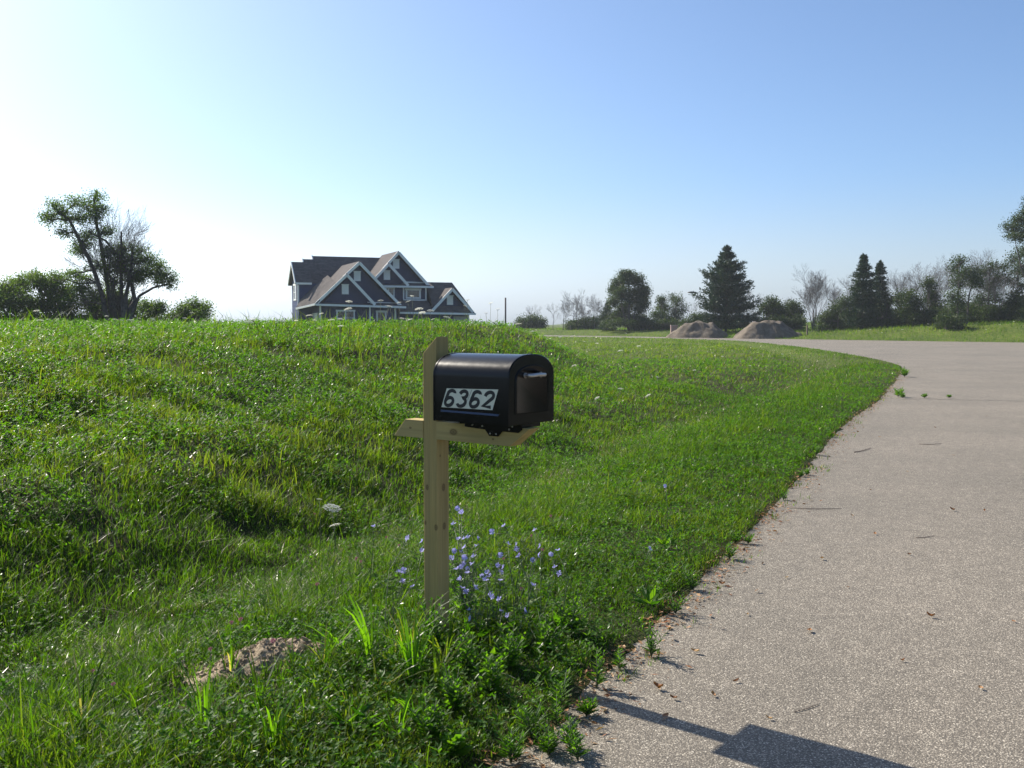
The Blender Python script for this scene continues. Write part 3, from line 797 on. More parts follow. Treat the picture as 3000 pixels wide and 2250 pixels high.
    for x, y, z0, z1, wd in ((.06, -.03, .95, 3.4, .16), (4.86, -.03, .95, 3.4, .16), (7.5, .42, .95, 3.4, .18), (-1.42, 3.38, 3.2, 5.55, .16),
                             (9.02, 2.83, 4.1, 5.42, .14), (11.36, 2.83, 4.1, 5.42, .14), (5.0, -.03, 3.5, 3.95, .16), (9.1, 2.83, 5.62, 6.05, .14), (15.5, 1.57, .95, 2.7, .16)):
        t.box(x - wd / 2, x + wd / 2, y - .03, y + .03, z0 - gz, z1 - gz)
    t.box(8.98, 11.4, 2.80, 2.855, 4.08 - gz, 4.22 - gz)
    t.build("trim", white, root)
    # --- gable vents
    for x, z, y in ((2.47, 5.08, -.02), (3.75, 6.42, .43), (8.38, 7.90, 3.28), (7.3, 6.70, 2.83), (13.42, 4.14, 1.28)):
        v = MB(); v.box(x - .33, x + .33, y - .05, y, z - .5 - gz, z + .42 - gz); v.box(x - .37, x + .37, y - .07, y, z + .423 - gz, z + .5 - gz)
        v.build("gable_vent", white, root)
    # --- windows, each frame with its panes
    def window(x0, x1, z0, z1, y, split=1, bar=True, fw=.13, face='front'):
        f = MB(); pn = MB()
        def bx(mb, a, b_, c_, d, e, g_):
            if face == 'front': mb.box(a, b_, e, g_, c_ - gz, d - gz)
            else: mb.box(e, g_, a, b_, c_ - gz, d - gz)
        bx(f, x0 - fw, x0, z0 - fw, z1, y - .06, y); bx(f, x1, x1 + fw, z0 - fw, z1, y - .06, y)
        bx(f, x0 - fw - .05, x1 + fw + .05, z1, z1 + fw * 1.3, y - .08, y); bx(f, x0, x1, z0 - fw, z0, y - .06, y)
        wdt = (x1 - x0) / split
        for i in range(1, split): bx(f, x0 + wdt * i - .06, x0 + wdt * i + .06, z0, z1, y - .055, y)
        if bar:
            for i in range(split): bx(f, x0 + wdt * i + (.06 if i else 0), x0 + wdt * (i + 1) - (.06 if i < split - 1 else 0), (z0 + z1) / 2 - .03, (z0 + z1) / 2 + .03, y - .045, y)
        o = f.build("window", white, root)
        bx(pn, x0, x1, z0, z1, y - .02, y - .012); pn.build("pane", glass, o)
    window(1.72, 3.25, 1.6, 2.88, -.0, 2)
    window(5.75, 6.45, 1.2, 2.80, .45, 1, False, .16)
    window(6.95, 7.95, 3.9, 5.30, 2.85, 2)
    window(9.4, 10.65, 4.45, 5.15, 2.85, 1, False, .17)
    window(4.6, 5.8, 4.2, 5.55, -1.4, 1, True, .16, 'side')
    d = MB(); d.box(-.06, -.005, 1.0, 4.6, 0, 2.75 - gz); d.box(-.06, -.005, 5.2, 8.2, 0, 2.75 - gz)
    gd = d.build("garage_door", white, root)
    d = MB(); d.box(13.9, 15.3, 1.52, 1.597, 0, 2.45 - gz); d.build("porch_panel", plain("grey_panel", (.42, .42, .40), .6, var=.1), root)
build_house()

# ------------------------------------------------------------------ trees
def crown_from_blobs(blobs, per, leaf, r, needle=False, hang=.0, shell=.62):
    """blobs (n,6) centre + radii; each gets leaf clumps, each clump many leaves; returns V,F,T and clump centres per blob"""
    Cs = []; Ts = []; cl = []
    for (cx, cy, cz, rx, ry, rz) in blobs:
        n = max(8, int(per * 3.6 * (rx * rz) ** .8))
        d = rdirs(n, r); rad = (shell + (1 - shell) * r.random(n)) * (r.random(n) ** .22)
        c = np.stack([cx + d[:, 0] * rx * rad, cy + d[:, 1] * ry * rad, cz + d[:, 2] * rz * rad], -1)
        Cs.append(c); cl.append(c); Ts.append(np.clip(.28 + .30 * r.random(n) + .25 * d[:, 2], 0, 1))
    C = np.concatenate(Cs); T = np.concatenate(Ts)
    k = 26
    off = r.normal(size=(len(C), k, 3)) * (leaf * np.array([2.0, 2.0, 1.5]))
    LC = (C[:, None] + off).reshape(-1, 3)
    n = len(LC); D = unit(r.normal(size=(n, 3)) + np.array([0, 0, -hang])); N = unit(r.normal(size=(n, 3)) + np.array([0, 0, .7]))
    L = leaf * (.7 + .8 * r.random(n)); V, F = leaves_np(LC, D, N, L, L * (.22 if needle else .55))
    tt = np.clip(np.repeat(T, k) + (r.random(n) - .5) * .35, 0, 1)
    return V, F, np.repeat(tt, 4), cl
def limb(p0, p1, r0, r1, r, bend=.12, n=5):
    p0 = np.array(p0, float); p1 = np.array(p1, float); L = np.linalg.norm(p1 - p0)
    P = [p0 + (p1 - p0) * t + r.normal(size=3) * L * bend * .25 * math.sin(math.pi * t) for t in np.linspace(0, 1, n + 1)]
    return [np.concatenate([P[i], P[i + 1], [r0 + (r1 - r0) * i / n, r0 + (r1 - r0) * (i + 1) / n]]) for i in range(n)], P
def seg_obj(name, segs, sides, m, root):
    V, F = tubes_np(np.array(segs) - np.array([*root.location, *root.location, 0, 0]), sides)
    return link(name, np_mesh(name, V, [F], smooth=True), m, root)
def leafy_tree(name, label, cat, group, base, trunks, blobs, per=9, leaf=.13, seed=0, lm=None, bm_=None, hang=0., tw=.02, shell=.62):
    """trunks: list of point lists with radii at start; blobs in world space"""
    r = np.random.default_rng(seed)
    root = empty(name, base); tag(root, label, cat, group)
    bl = np.array(blobs, float)
    V, F, T, cl = crown_from_blobs(bl, per, leaf, r, hang=hang, shell=shell)
    segs = []; nodes = []
    for pts, r0, r1 in trunks:
        own = []
        for i in range(len(pts) - 1):
            a = r0 + (r1 - r0) * i / (len(pts) - 1); b = r0 + (r1 - r0) * (i + 1) / (len(pts) - 1)
            s, P = limb(pts[i], pts[i + 1], a, b, r, .05, 3); own += s
            nodes += [(p, a) for p in P]
        seg_obj("trunk", own, 8, bm_ or M['bark'], root)
    NP = np.array([n[0] for n in nodes])
    thin = []
    for i, c in enumerate(bl[:, :3]):
        dz = NP[:, 2] - c[2]; cost = np.linalg.norm(NP - c, axis=1) + np.where(dz > 0, dz * 1.5, 0)
        j = int(np.argmin(cost)); rr = min(nodes[j][1] * .6, .05 + .02 * bl[i, 3])
        s, P = limb(NP[j], c, rr, rr * .4, r, .2, 4); segs += s
        P = np.array(P)
        for q in cl[i]:
            if r.random() < .6:
                p = P[r.integers(1, len(P))]
                s, _ = limb(p, q, tw, tw * .35, r, .3, 2); thin += s
    seg_obj("branches", segs + thin, 4, bm_ or M['bark'], root)
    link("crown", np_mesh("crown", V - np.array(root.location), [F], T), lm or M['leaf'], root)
    return root
def bare_tree(name, label, cat, group, base, H, seed, stems=1, spread=.25, lean=(0, 0), r0=.11, m=None, up=.25, depth=5, trunk_frac=.35):
    r = np.random.default_rng(seed)
    root = empty(name, base); tag(root, label, cat, group)
    thick = []; thin = []; stem_of = []
    def grow(p, d, L, rad, k):
        n = 3; P = p
        for i in range(n):
            d = unit(d + r.normal(size=3) * .09 + np.array([0, 0, up * .15]))
            q = P + d * L / n; ra = rad * (1 - .18 * i); rb = rad * (1 - .18 * (i + 1))
            (thick if (k == 0) else thin).append(np.concatenate([P, q, [ra, rb]]))
            if k < depth and (i > 0 or k > 0) and r.random() < .75:
                dd = unit(d + unit(r.normal(size=3) * [1, 1, .5]) * (.75 + .3 * r.random()))
                grow(q, dd, L * (.50 + .2 * r.random()), rb * .55, k + 1)
            P = q
        if k < depth:
            for _ in range(2):
                dd = unit(d + unit(r.normal(size=3) * [1, 1, .4]) * .45)
                grow(P, dd, L * (.58 + .2 * r.random()), rad * .52, k + 1)
    b = np.array(base, float)
    for i in range(stems):
        a = 6.283 * i / max(stems, 1) + r.random(); sp = spread * (.4 + .8 * r.random()) if stems > 1 else .03
        d = unit(np.array([math.cos(a) * sp + lean[0], math.sin(a) * sp + lean[1], 1.]))
        hh = H * (.8 + .25 * r.random()) if stems > 1 else H
        grow(b + np.array([math.cos(a), math.sin(a), 0]) * (.15 if stems > 1 else 0) - [0, 0, .2], d, hh * trunk_frac, r0 * (1 if stems == 1 else .75), 0)
    allp = np.array([s[3:6] for s in thick + thin]); top = allp[:, 2].max() - b[2]
    k = H / top
    def fit(S):
        S = np.array(S); S[:, :3] = b + (S[:, :3] - b) * k; S[:, 3:6] = b + (S[:, 3:6] - b) * k; return S
    T_ = fit(thick)
    for i in range(stems): seg_obj("trunk", T_[i * 3:(i + 1) * 3], 6, m or M['greybark'], root)
    if thin: seg_obj("branches", np.concatenate([fit(thin)[:, :6], np.maximum(np.array(thin)[:, 6:] * .7, .005)], 1), 3, m or M['greybark'], root)
    return root
def conifer(name, label, cat, group, base, H, Rb, seed, whorls=16, per=7, droop=.15, ragged=.25, needle=.16, top_open=0.0, z0=.04, lm=None, power=.8):
    r = np.random.default_rng(seed)
    root = empty(name, base); tag(root, label, cat, group); b = np.array(base, float)
    segs, _ = limb(b - [0, 0, .2], b + [0, 0, H * .97], .017 * H + .03, .02, r, .02, 8)
    br = []; C = []; DIR = []; TT = []; SCL = []
    for i in range(whorls):
        f = z0 + (1 - z0) * (i + .5 * r.random()) / whorls
        rad = Rb * (1.0 - f) ** power * (.45 + .55 * sstep(1.0, .72, f))
        for j in range(per):
            a = 6.283 * (j + r.random() * .7) / per + i * .7
            L = rad * (1 - ragged * r.random() + (ragged * .7 if r.random() < .13 else 0)) + .04
            p0 = b + [0, 0, H * f]
            d0 = np.array([math.cos(a), math.sin(a), 0])
            upw = -droop * (1 - f) + .35 * f
            pts = [p0 + d0 * L * t + np.array([0, 0, L * (upw * t + .22 * t * t)]) for t in (0, .35, .7, 1.0)]
            for q in range(3): br.append(np.concatenate([pts[q], pts[q + 1], [.03 * (1 - f) + .012, .02 * (1 - f) + .008]]))
            ncl = max(3, int(L / .22))
            for q in range(ncl):
                t = .18 + .82 * (q + r.random()) / ncl
                wsp = .10 + .24 * L * (1 - t) * .6
                c = p0 + d0 * L * t + np.array([0, 0, L * (upw * t + .22 * t * t)]) + r.normal(size=3) * [wsp * (1.1 - f), wsp * (1.1 - f), .07]
                SCL.append(.35 + .65 * min(1, (1.05 - f) * 1.6)); C.append(c); DIR.append(unit(d0 + [0, 0, .35 + .5 * f])); TT.append(np.clip(.2 + .35 * r.random() + .25 * t, 0, 1))
    for q in range(10):
        C.append(b + np.array([r.normal() * .08, r.normal() * .08, H * (.90 + .11 * q / 10)])); SCL.append(.32 - .02 * q); DIR.append(np.array([0, 0, 1.])); TT.append(.4)
    SC = np.array(SCL); C = np.array(C); DIR = np.array(DIR); TT = np.array(TT); k = 20; n = len(C) * k
    LC = (C[:, None] + r.normal(size=(len(C), k, 3)) * (needle * np.array([.85, .85, .5])) * SC[:, None, None]).reshape(-1, 3)
    D = unit(np.repeat(DIR, k, 0) + r.normal(size=(n, 3)) * .75)
    L = needle * (.8 + .9 * r.random(n)); V, F = leaves_np(LC, D, rdirs(n, r), L, L * .30)
    T = np.repeat(np.clip(np.repeat(TT, k) + (r.random(n) - .5) * .3, 0, 1), 4)
    seg_obj("trunk", segs, 8, M['bark'], root); seg_obj("branches", br, 3, M['bark'], root)
    link("crown", np_mesh("crown", V - np.array(root.location), [F], T), lm or M['needle'], root)
    return root
def gpt(u, d):
    """ground point under picture column u at distance d"""
    x = float(at(u, 700, d)[0]); return (x, d, float(height(np.array([x]), np.array([d]))[0]))
def blob(u, v, ru, rv, d, dy=0., deep=1.0):
    c = at(u, v, d + dy); return (*c, size(ru, d), size(ru, d) * deep, size(rv, d))

def left_grove():
    d = 60.; g = "trees and bushes of the left grove"
    P = lambda u, v, dy=0.: at(u, v, d + dy)
    def base(u, dy=0.):
        b = np.array(gpt(u, d + dy)); return b
    bA = base(238)
    leafy_tree("tree", "tall leaning leafy tree with several trunks, highest of the left grove", "tree", g, tuple(bA),
               [([bA, P(222, 640), P(190, 555), P(150, 475), P(112, 445)], .17, .05), ([bA + [.2, .3, 0], P(236, 640, .4), P(224, 560, .4), P(207, 480), P(203, 430), P(210, 410)], .16, .04),
                ([bA + [.3, -.2, 0], P(292, 650), P(280, 600), P(262, 560), P(228, 520), P(190, 500)], .15, .04)],
               [blob(190, 445, 30, 20, d, .2), blob(150, 470, 34, 20, d, .5), blob(210, 470, 26, 24, d, -.2), blob(180, 530, 30, 22, d, .3), blob(120, 440, 24, 14, d, 0), blob(235, 580, 26, 22, d, .2), blob(175, 600, 34, 18, d, .6), blob(205, 425, 26, 14, d, 0), blob(165, 435, 30, 15, d, .5), blob(130, 455, 32, 16, d, -.3), blob(105, 475, 24, 16, d, .2), blob(215, 448, 26, 18, d, -.5), blob(175, 470, 34, 18, d, .3),
                blob(140, 500, 26, 16, d, -.4), blob(190, 510, 34, 20, d, .6), blob(225, 500, 26, 22, d, 0), blob(170, 545, 22, 14, d, .6), blob(235, 545, 24, 20, d, -.5), blob(205, 575, 26, 14, d, .5),
                blob(155, 590, 30, 14, d, 1), blob(130, 605, 26, 10, d, 1), blob(100, 463, 18, 8, d, 0)], per=16, leaf=.10, seed=1, hang=.2, shell=.3, lm=M['leaf_light'])
    b2 = base(262, .6)
    bare_tree("bare_tree", "dead leafless multi-trunk tree standing in the middle of the left grove", "dead tree", g, tuple(b2), float(P(0, 422)[2] - b2[2]), 6, stems=6, spread=.30, r0=.15, depth=5, trunk_frac=.42, up=.5, m=M['bark'])
    b3 = base(268, -.5)
    leafy_tree("tree", "low spreading tree bending out to the right of the left grove", "tree", g, tuple(b3),
               [([b3, P(272, 640), P(283, 590), P(287, 530)], .15, .06), ([b3 + [.1, 0, .2], P(300, 640), P(330, 622), P(365, 612)], .11, .04), ([b3, P(262, 640), P(262, 560), P(262, 500)], .14, .05)],
               [blob(270, 580, 34, 26, d, .2), blob(300, 600, 34, 20, d, -.2), blob(335, 592, 30, 18, d, .3), blob(245, 610, 26, 20, d, .4), blob(262, 560, 24, 26, d, 0), blob(290, 560, 28, 18, d, .5), blob(318, 560, 32, 20, d, -.5), blob(345, 575, 26, 18, d, .3), blob(360, 592, 20, 16, d, 0), blob(375, 606, 16, 12, d, .4),
                blob(315, 585, 34, 18, d, .6), blob(345, 608, 28, 10, d, -.4), blob(285, 600, 22, 18, d, -.3), blob(262, 535, 20, 18, d, .5), blob(300, 538, 20, 10, d, 0), blob(372, 618, 14, 7, d, 0)], per=18, leaf=.095, seed=3, hang=.25, shell=.35, lm=M['leaf_light'])
    specs = [("round hazy bush at the far left end of the grove", (30, 20), [(10, 625, 32, 26), (45, 615, 30, 30), (30, 650, 50, 34), (-15, 650, 40, 34), (65, 660, 36, 30)], 4),
             ("tall dense bush beneath the leaning tree's trunks", (110, 26), [(85, 605, 32, 26), (110, 620, 34, 30), (140, 632, 34, 28), (100, 655, 46, 34), (150, 660, 40, 30), (70, 600, 18, 16), (120, 598, 18, 14)], 5),
             ("dark shrub round the trunk bases of the grove", (210, 20), [(200, 650, 36, 34), (235, 645, 34, 30), (265, 650, 30, 26), (215, 670, 46, 22), (175, 625, 22, 20), (290, 668, 30, 22)], 6),
             ("small yellow-green bush beside the dark shrub", (325, 12), [(320, 660, 20, 18), (338, 668, 22, 16), (350, 660, 12, 16)], 7),
             ("separate rounded bush, last of the grove before the house", (420, 14), [(395, 672, 20, 20), (415, 660, 22, 20), (440, 668, 20, 20), (425, 680, 34, 14), (383, 682, 18, 12)], 8)]
    for lab, (u, pr), bl, sd in specs:
        bb = base(u, 1.5 if sd in (4, 5) else .8)
        us = [q[0] for q in bl]; low = [(uu, 690, 30, 16) for uu in np.arange(min(us) - 6, max(us) + 8, 26)]
        leafy_tree("bush", lab, "bush", g, tuple(bb), [([bb, bb + [.1, 0, .6]], .06, .04)], [blob(a, b, c, e, d, 1.0 + .8 * math.sin(a), .8) for a, b, c, e in bl + low], per=26, leaf=.105, seed=sd, shell=.35, lm=M['leaf_light'])
left_grove()

def right_trees():
    g = "trees behind the far road"
    def farther(u, d): return d + (24 if u < 1480 else 9 if u < 1800 else 14 if u > 2090 else 2)
    def bare(u, top, d, lab, seed, **k):
        d = farther(u, d)
        b = gpt(u, d); bare_tree("bare_tree", lab, "bare tree", g, b, float(at(u, top, d)[2] - b[2]), seed, **k)
    def bushy(name, lab, u, bl, d, seed, cat="bush", per=13.0, leaf=.17, trunk=None, **k):
        d = farther(u, d)
        if cat == "bush":
            gv = float(np.interp(0, [0, 1], [0, 1])) + 700 + (CAM_H - gpt(u, d)[2]) / d * FPX / KD; lo = max(q[1] + q[3] for q in bl); us = [q[0] for q in bl]
            bl = list(bl) + [(uu, gv - 5, 15, 9) for uu in np.arange(min(us) - 4, max(us) + 5, 14)]
        b = np.array(gpt(u, d)); tk = trunk or [([b, b + [0, 0, 1.0]], .09, .06)]
        leafy_tree(name, lab, cat, g, tuple(b), tk, [blob(a, v, c, e, d, 1.5 * math.sin(a * 1.3), .9) for a, v, c, e in bl], per=per, leaf=leaf, seed=seed, shell=.35, **k)
    # behind the crest right of the house
    bushy("bush", "distant pale green bush near the lone pole", 1150, [(1128, 695, 14, 12), (1150, 692, 16, 13), (1168, 697, 14, 11)], 150, 20, leaf=.22)
    bare(1141, 656, 152, "thin bare sapling rising from the distant bush, closer to the lone pole", 21, r0=.07, depth=4)
    bare(1158, 660, 152, "thin bare sapling rising from the distant bush, farther from the lone pole", 22, r0=.07, depth=4)
    bare(1194, 652, 140, "slim bare sapling between the distant bush and the bare grove", 23, r0=.07, depth=4)
    bare(1216, 640, 136, "bare tree at the left end of the bare grove", 24, r0=.09, depth=5)
    bare(1237, 620, 132, "tallest thin bare tree of the bare grove left of the round tree", 25, r0=.10, depth=5, trunk_frac=.45)
    bare(1249, 632, 131, "thick-stemmed bare tree with wide dense branches in the bare grove", 26, stems=3, spread=.35, r0=.16, depth=5)
    bare(1288, 634, 130, "bare tree at the right end of the bare grove near the round tree", 27, stems=2, spread=.2, r0=.12, depth=5)
    bare(1306, 650, 128, "short bare tree touching the round tree's left side", 28, r0=.08, depth=4)
    bushy("bush", "low dark scrub under the bare grove", 1262, [(1235, 698, 18, 8), (1262, 694, 22, 12), (1290, 694, 22, 12), (1308, 688, 16, 16)], 131, 29)
    # round dark tree
    d = 142.; b = np.array(gpt(1358, d)); P = lambda u, v: at(u, v, d)
    leafy_tree("round_tree", "broad dark green round-topped tree left of the pine", "tree", g, tuple(b),
               [([b, P(1358, 680), P(1360, 640), P(1358, 600)], .22, .07), ([b + [.3, 0, 0], P(1372, 670), P(1382, 630)], .15, .05), ([b, P(1345, 670), P(1338, 630)], .15, .05)],
               [blob(a, v, c, e, d, 1.5 * math.sin(a * 2.1), .9) for a, v, c, e in [(1357, 600, 20, 16), (1338, 610, 18, 16), (1376, 608, 18, 18), (1390, 630, 15, 22), (1326, 628, 12, 14), (1345, 635, 26, 22), (1375, 640, 24, 24), (1325, 652, 12, 14),
                (1350, 665, 26, 20), (1385, 662, 18, 20), (1392, 650, 10, 16), (1335, 685, 22, 18), (1365, 690, 24, 16), (1386, 690, 14, 16), (1357, 592, 10, 8), (1348, 592, 8, 8)]], per=20, leaf=.17, seed=30, shell=.4)
    conifer("conifer", "low dark conifer crowding the foot of the round tree", "tree", g, gpt(1312, 145), float(at(0, 654, 145)[2] - gpt(1312, 145)[2]), 1.8, 31, whorls=12, per=7, droop=.1)
    bushy("small_tree", "small leafy tree just right of the round tree", 1430, [(1428, 648, 12, 12), (1432, 665, 16, 16), (1420, 682, 18, 18), (1440, 686, 18, 16)], 124, 32, "tree")
    bushy("small_tree", "thin grey-green tree with upright sparse branches left of the pine", 1462, [(1452, 645, 8, 14), (1464, 650, 12, 18), (1472, 668, 14, 16), (1456, 672, 14, 16), (1466, 688, 22, 14)], 123, 33, "tree", per=8)
    bare(1476, 632, 125, "bare sapling beside the thin grey-green tree", 34, r0=.07, depth=4)
    bare(1492, 650, 125, "short bare sapling under the lamp head", 35, r0=.06, depth=4)
    bushy("bush", "bright green undergrowth behind the left gravel pile", 1410, [(1380, 703, 18, 8), (1405, 700, 20, 10), (1432, 700, 20, 11), (1455, 700, 16, 11)], 118, 36, per=16)
    bushy("bush", "green undergrowth at the pine's left foot", 1500, [(1485, 698, 16, 12), (1505, 688, 14, 18), (1520, 694, 16, 16)], 119, 37, per=16)
    # pine
    b = gpt(1568, 125)
    conifer("pine_tree", "tall dark pine standing behind the two gravel piles", "pine", g, b, float(at(0, 533, 125)[2] - b[2]), size(74, 125), 38, whorls=17, per=11, droop=.08, ragged=.48, needle=.27, power=.62)
    bare(1637, 632, 122, "thin bare tree just right of the pine", 39, r0=.08, depth=5, trunk_frac=.5)
    bare(1618, 610, 124, "bare tree half hidden behind the pine's right side", 40, r0=.09, depth=5)
    bushy("bush", "dark rounded bush behind the right gravel pile, nearer the pine", 1672, [(1668, 655, 18, 18), (1655, 668, 16, 16), (1682, 670, 18, 18), (1668, 690, 28, 16)], 117, 41, per=18)
    bushy("bush", "dark bush beside the bare multi-trunk tree", 1715, [(1712, 662, 16, 16), (1726, 675, 14, 16), (1702, 680, 16, 16), (1720, 692, 24, 12)], 117, 42, per=18)
    bare(1700, 640, 124, "low spreading bare tree behind the two dark bushes", 43, stems=2, spread=.5, r0=.08, depth=5)
    bare(1758, 566, 116, "tall bare tree with several upright trunks right of the gravel piles", 44, stems=6, spread=.28, r0=.13, depth=5, trunk_frac=.45, up=.6)
    bare(1815, 588, 118, "bare leaning tree left of the two spruces", 45, stems=2, spread=.3, lean=(-.12, 0), r0=.12, depth=5)
    bare(1838, 590, 122, "bare tree directly behind the taller spruce", 46, r0=.10, depth=5)
    b = gpt(1863, 112); conifer("spruce_tree", "taller and wider of the two spruces", "spruce", g, b, float(at(0, 552, 112)[2] - b[2]), size(38, 112), 47, power=.6, whorls=17, per=11, droop=.15, ragged=.35, needle=.22)
    b = gpt(1898, 114); conifer("spruce_tree", "narrower, shorter of the two spruces", "spruce", g, b, float(at(0, 566, 114)[2] - b[2]), size(27, 114), 48, power=.6, whorls=17, per=10, droop=.15, ragged=.3, needle=.2)
    bushy("bush", "mixed green thicket left of the spruces' feet", 1810, [(1790, 685, 18, 16), (1808, 670, 18, 18), (1825, 655, 14, 18), (1835, 680, 20, 18), (1780, 695, 18, 9)], 112, 49, per=15)
    bushy("bush", "leafy thicket below the narrower spruce", 1905, [(1880, 680, 20, 18), (1905, 665, 18, 20), (1920, 650, 14, 16), (1930, 682, 22, 16), (1905, 690, 26, 12)], 110, 50, per=15)
    bare(1935, 588, 112, "slender bare tree right of the spruces", 51, r0=.10, depth=5)
    bare(1985, 548, 110, "widest bare tree, its fan of fine branches above the thicket", 52, stems=6, spread=.55, r0=.13, depth=5, trunk_frac=.4, up=.5)
    bushy("vine_covered_tree", "vine-covered stump-like tree in front of the widest bare tree", 2006, [(2006, 615, 13, 14), (2012, 640, 17, 20), (2022, 665, 20, 20), (2005, 680, 24, 16), (2035, 685, 18, 14)], 106, 53, "tree", per=18)
    bushy("small_tree", "rounded yellow-green tree at the left of the vine-covered tree", 1972, [(1966, 640, 16, 16), (1980, 655, 16, 16), (1965, 670, 20, 18), (1985, 685, 20, 14), (1945, 645, 14, 22), (1950, 675, 18, 20)], 106, 54, "tree", per=15)
    d = 102.; b = np.array(gpt(2068, d)); P = lambda u, v: at(u, v, d)
    leafy_tree("tree", "tall loose leafy tree with small crowns left of the big edge tree", "tree", g, tuple(b), [([b, P(2070, 640), P(2072, 575)], .13, .05), ([b + [1, 0, 0], P(2092, 650), P(2104, 590)], .11, .04)],
               [blob(a, v, c, e, d, math.sin(a), .9) for a, v, c, e in [(2074, 565, 16, 12), (2062, 580, 12, 16), (2085, 590, 16, 16), (2068, 610, 16, 16), (2105, 588, 12, 14), (2110, 608, 12, 14), (2058, 640, 14, 22), (2078, 650, 14, 20), (2062, 672, 18, 18)]], per=13, leaf=.15, seed=55)
    bare(2120, 545, 97, "bare thin trees crowding between the leafy tree and the big edge tree", 56, stems=5, spread=.3, r0=.10, depth=5, trunk_frac=.45)
    bare(2158, 532, 90, "bare tree with long arching branches beside the big edge tree", 57, stems=3, spread=.45, lean=(-.25, 0), r0=.13, depth=5, trunk_frac=.45, up=.1)
    d = 99.; b = np.array(gpt(2222, d)); P = lambda u, v: at(u, v, d)
    leafy_tree("tree", "big leafy tree cut by the right picture edge, tallest on that side", "tree", g, tuple(b), [([b, P(2218, 620), P(2222, 540), P(2225, 450)], .26, .08), ([P(2218, 620), P(2205, 575), P(2192, 515)], .08, .03)],
               [blob(a, v, c, e, d, 1.5 * math.sin(a * 2.1), .9) for a, v, c, e in [(2225, 455, 26, 18), (2205, 475, 24, 16), (2185, 492, 22, 16), (2245, 480, 40, 34), (2215, 505, 30, 18), (2190, 512, 18, 10), (2230, 540, 36, 26), (2270, 500, 40, 40), (2212, 575, 20, 18), (2250, 590, 40, 36), (2225, 430, 14, 8)]], per=18, leaf=.13, seed=58)
    for i, (u, lab, bl) in enumerate([(2110, "rounded green bush on the far bank", [(2098, 668, 18, 16), (2118, 660, 18, 18), (2135, 672, 18, 14)]), (2180, "bright green bush at the foot of the big edge tree", [(2160, 672, 16, 14), (2180, 660, 20, 20), (2205, 655, 22, 24), (2230, 660, 22, 22)]),
                                      (2045, "low dark green bush on the far bank left of the rounded bush", [(2035, 688, 16, 10), (2052, 690, 16, 10), (2072, 690, 16, 9)])]):
        bushy("bush", lab, u, bl, 90 if i == 1 else 98, 60 + i, per=18, leaf=.14)
right_trees()
def thicket():
    g = "low thickets along the far bank"
    for i, (u0, u1, vt, d, lab) in enumerate([(1775, 1850, 672, 118, "low green thicket in front of the bare leaning tree"), (1850, 1945, 664, 114, "low dark thicket across the feet of both spruces"), (1940, 2030, 660, 110, "low dark green thicket below the vine-covered tree"),
                                              (2025, 2100, 655, 107, "low thicket below the loose leafy tree with small crowns"), (2095, 2165, 650, 104, "low thicket hiding the trunks of the thin bare trees"), (2160, 2240, 645, 103, "low thicket at the right picture edge under the biggest tree"),
                                              (1300, 1400, 690, 141, "low dark scrub round the trunk of the round tree"), (1640, 1735, 684, 124, "low dark scrub linking the two bushes behind the right gravel pile")]):
        r = np.random.default_rng(200 + i); n = max(4, int((u1 - u0) / 13)); bl = []
        for q in range(n):
            u = u0 + (u1 - u0) * (q + r.random()) / n; h = (706 - vt) * (.5 + .5 * r.random()); bl.append(blob(u, 704 - h * .5, 14 + 6 * r.random(), h * .55, d, r.normal() * 1.0, .9))
        b = np.array(gpt((u0 + u1) / 2, d)); leafy_tree("bush", lab, "bush", g, tuple(b), [([b, b + [0, 0, .8]], .06, .04)], bl, per=14, leaf=.17, seed=300 + i, shell=.35)
    d = 104.
    for u, lab, bl, sd in ((2135, "loose leafy tree with thin trunks crowded just left of the big edge tree", [(2125, 588, 16, 16), (2145, 575, 14, 14), (2110, 612, 16, 14), (2138, 620, 20, 16), (2155, 600, 14, 16), (2120, 645, 20, 16), (2150, 645, 18, 16)], 71),
                           (2195, "leafy tree filling the gap below the big edge tree's crown", [(2190, 560, 16, 14), (2206, 545, 14, 14), (2200, 590, 18, 16), (2180, 605, 18, 14), (2210, 620, 20, 18), (2190, 640, 22, 18), (2172, 575, 12, 12)], 72)):
        b = np.array(gpt(u, d)); leafy_tree("tree", lab, "tree", "trees behind the far road", tuple(b), [([b, at(u, 650, d), at(u + 3, 590, d)], .10, .04), ([b + [.8, 0, 0], at(u + 14, 640, d), at(u + 10, 600, d)], .08, .03)], [blob(a, v, c, e, d, math.sin(a), .9) for a, v, c, e in bl], per=9, leaf=.16, seed=sd, shell=.4)
thicket()

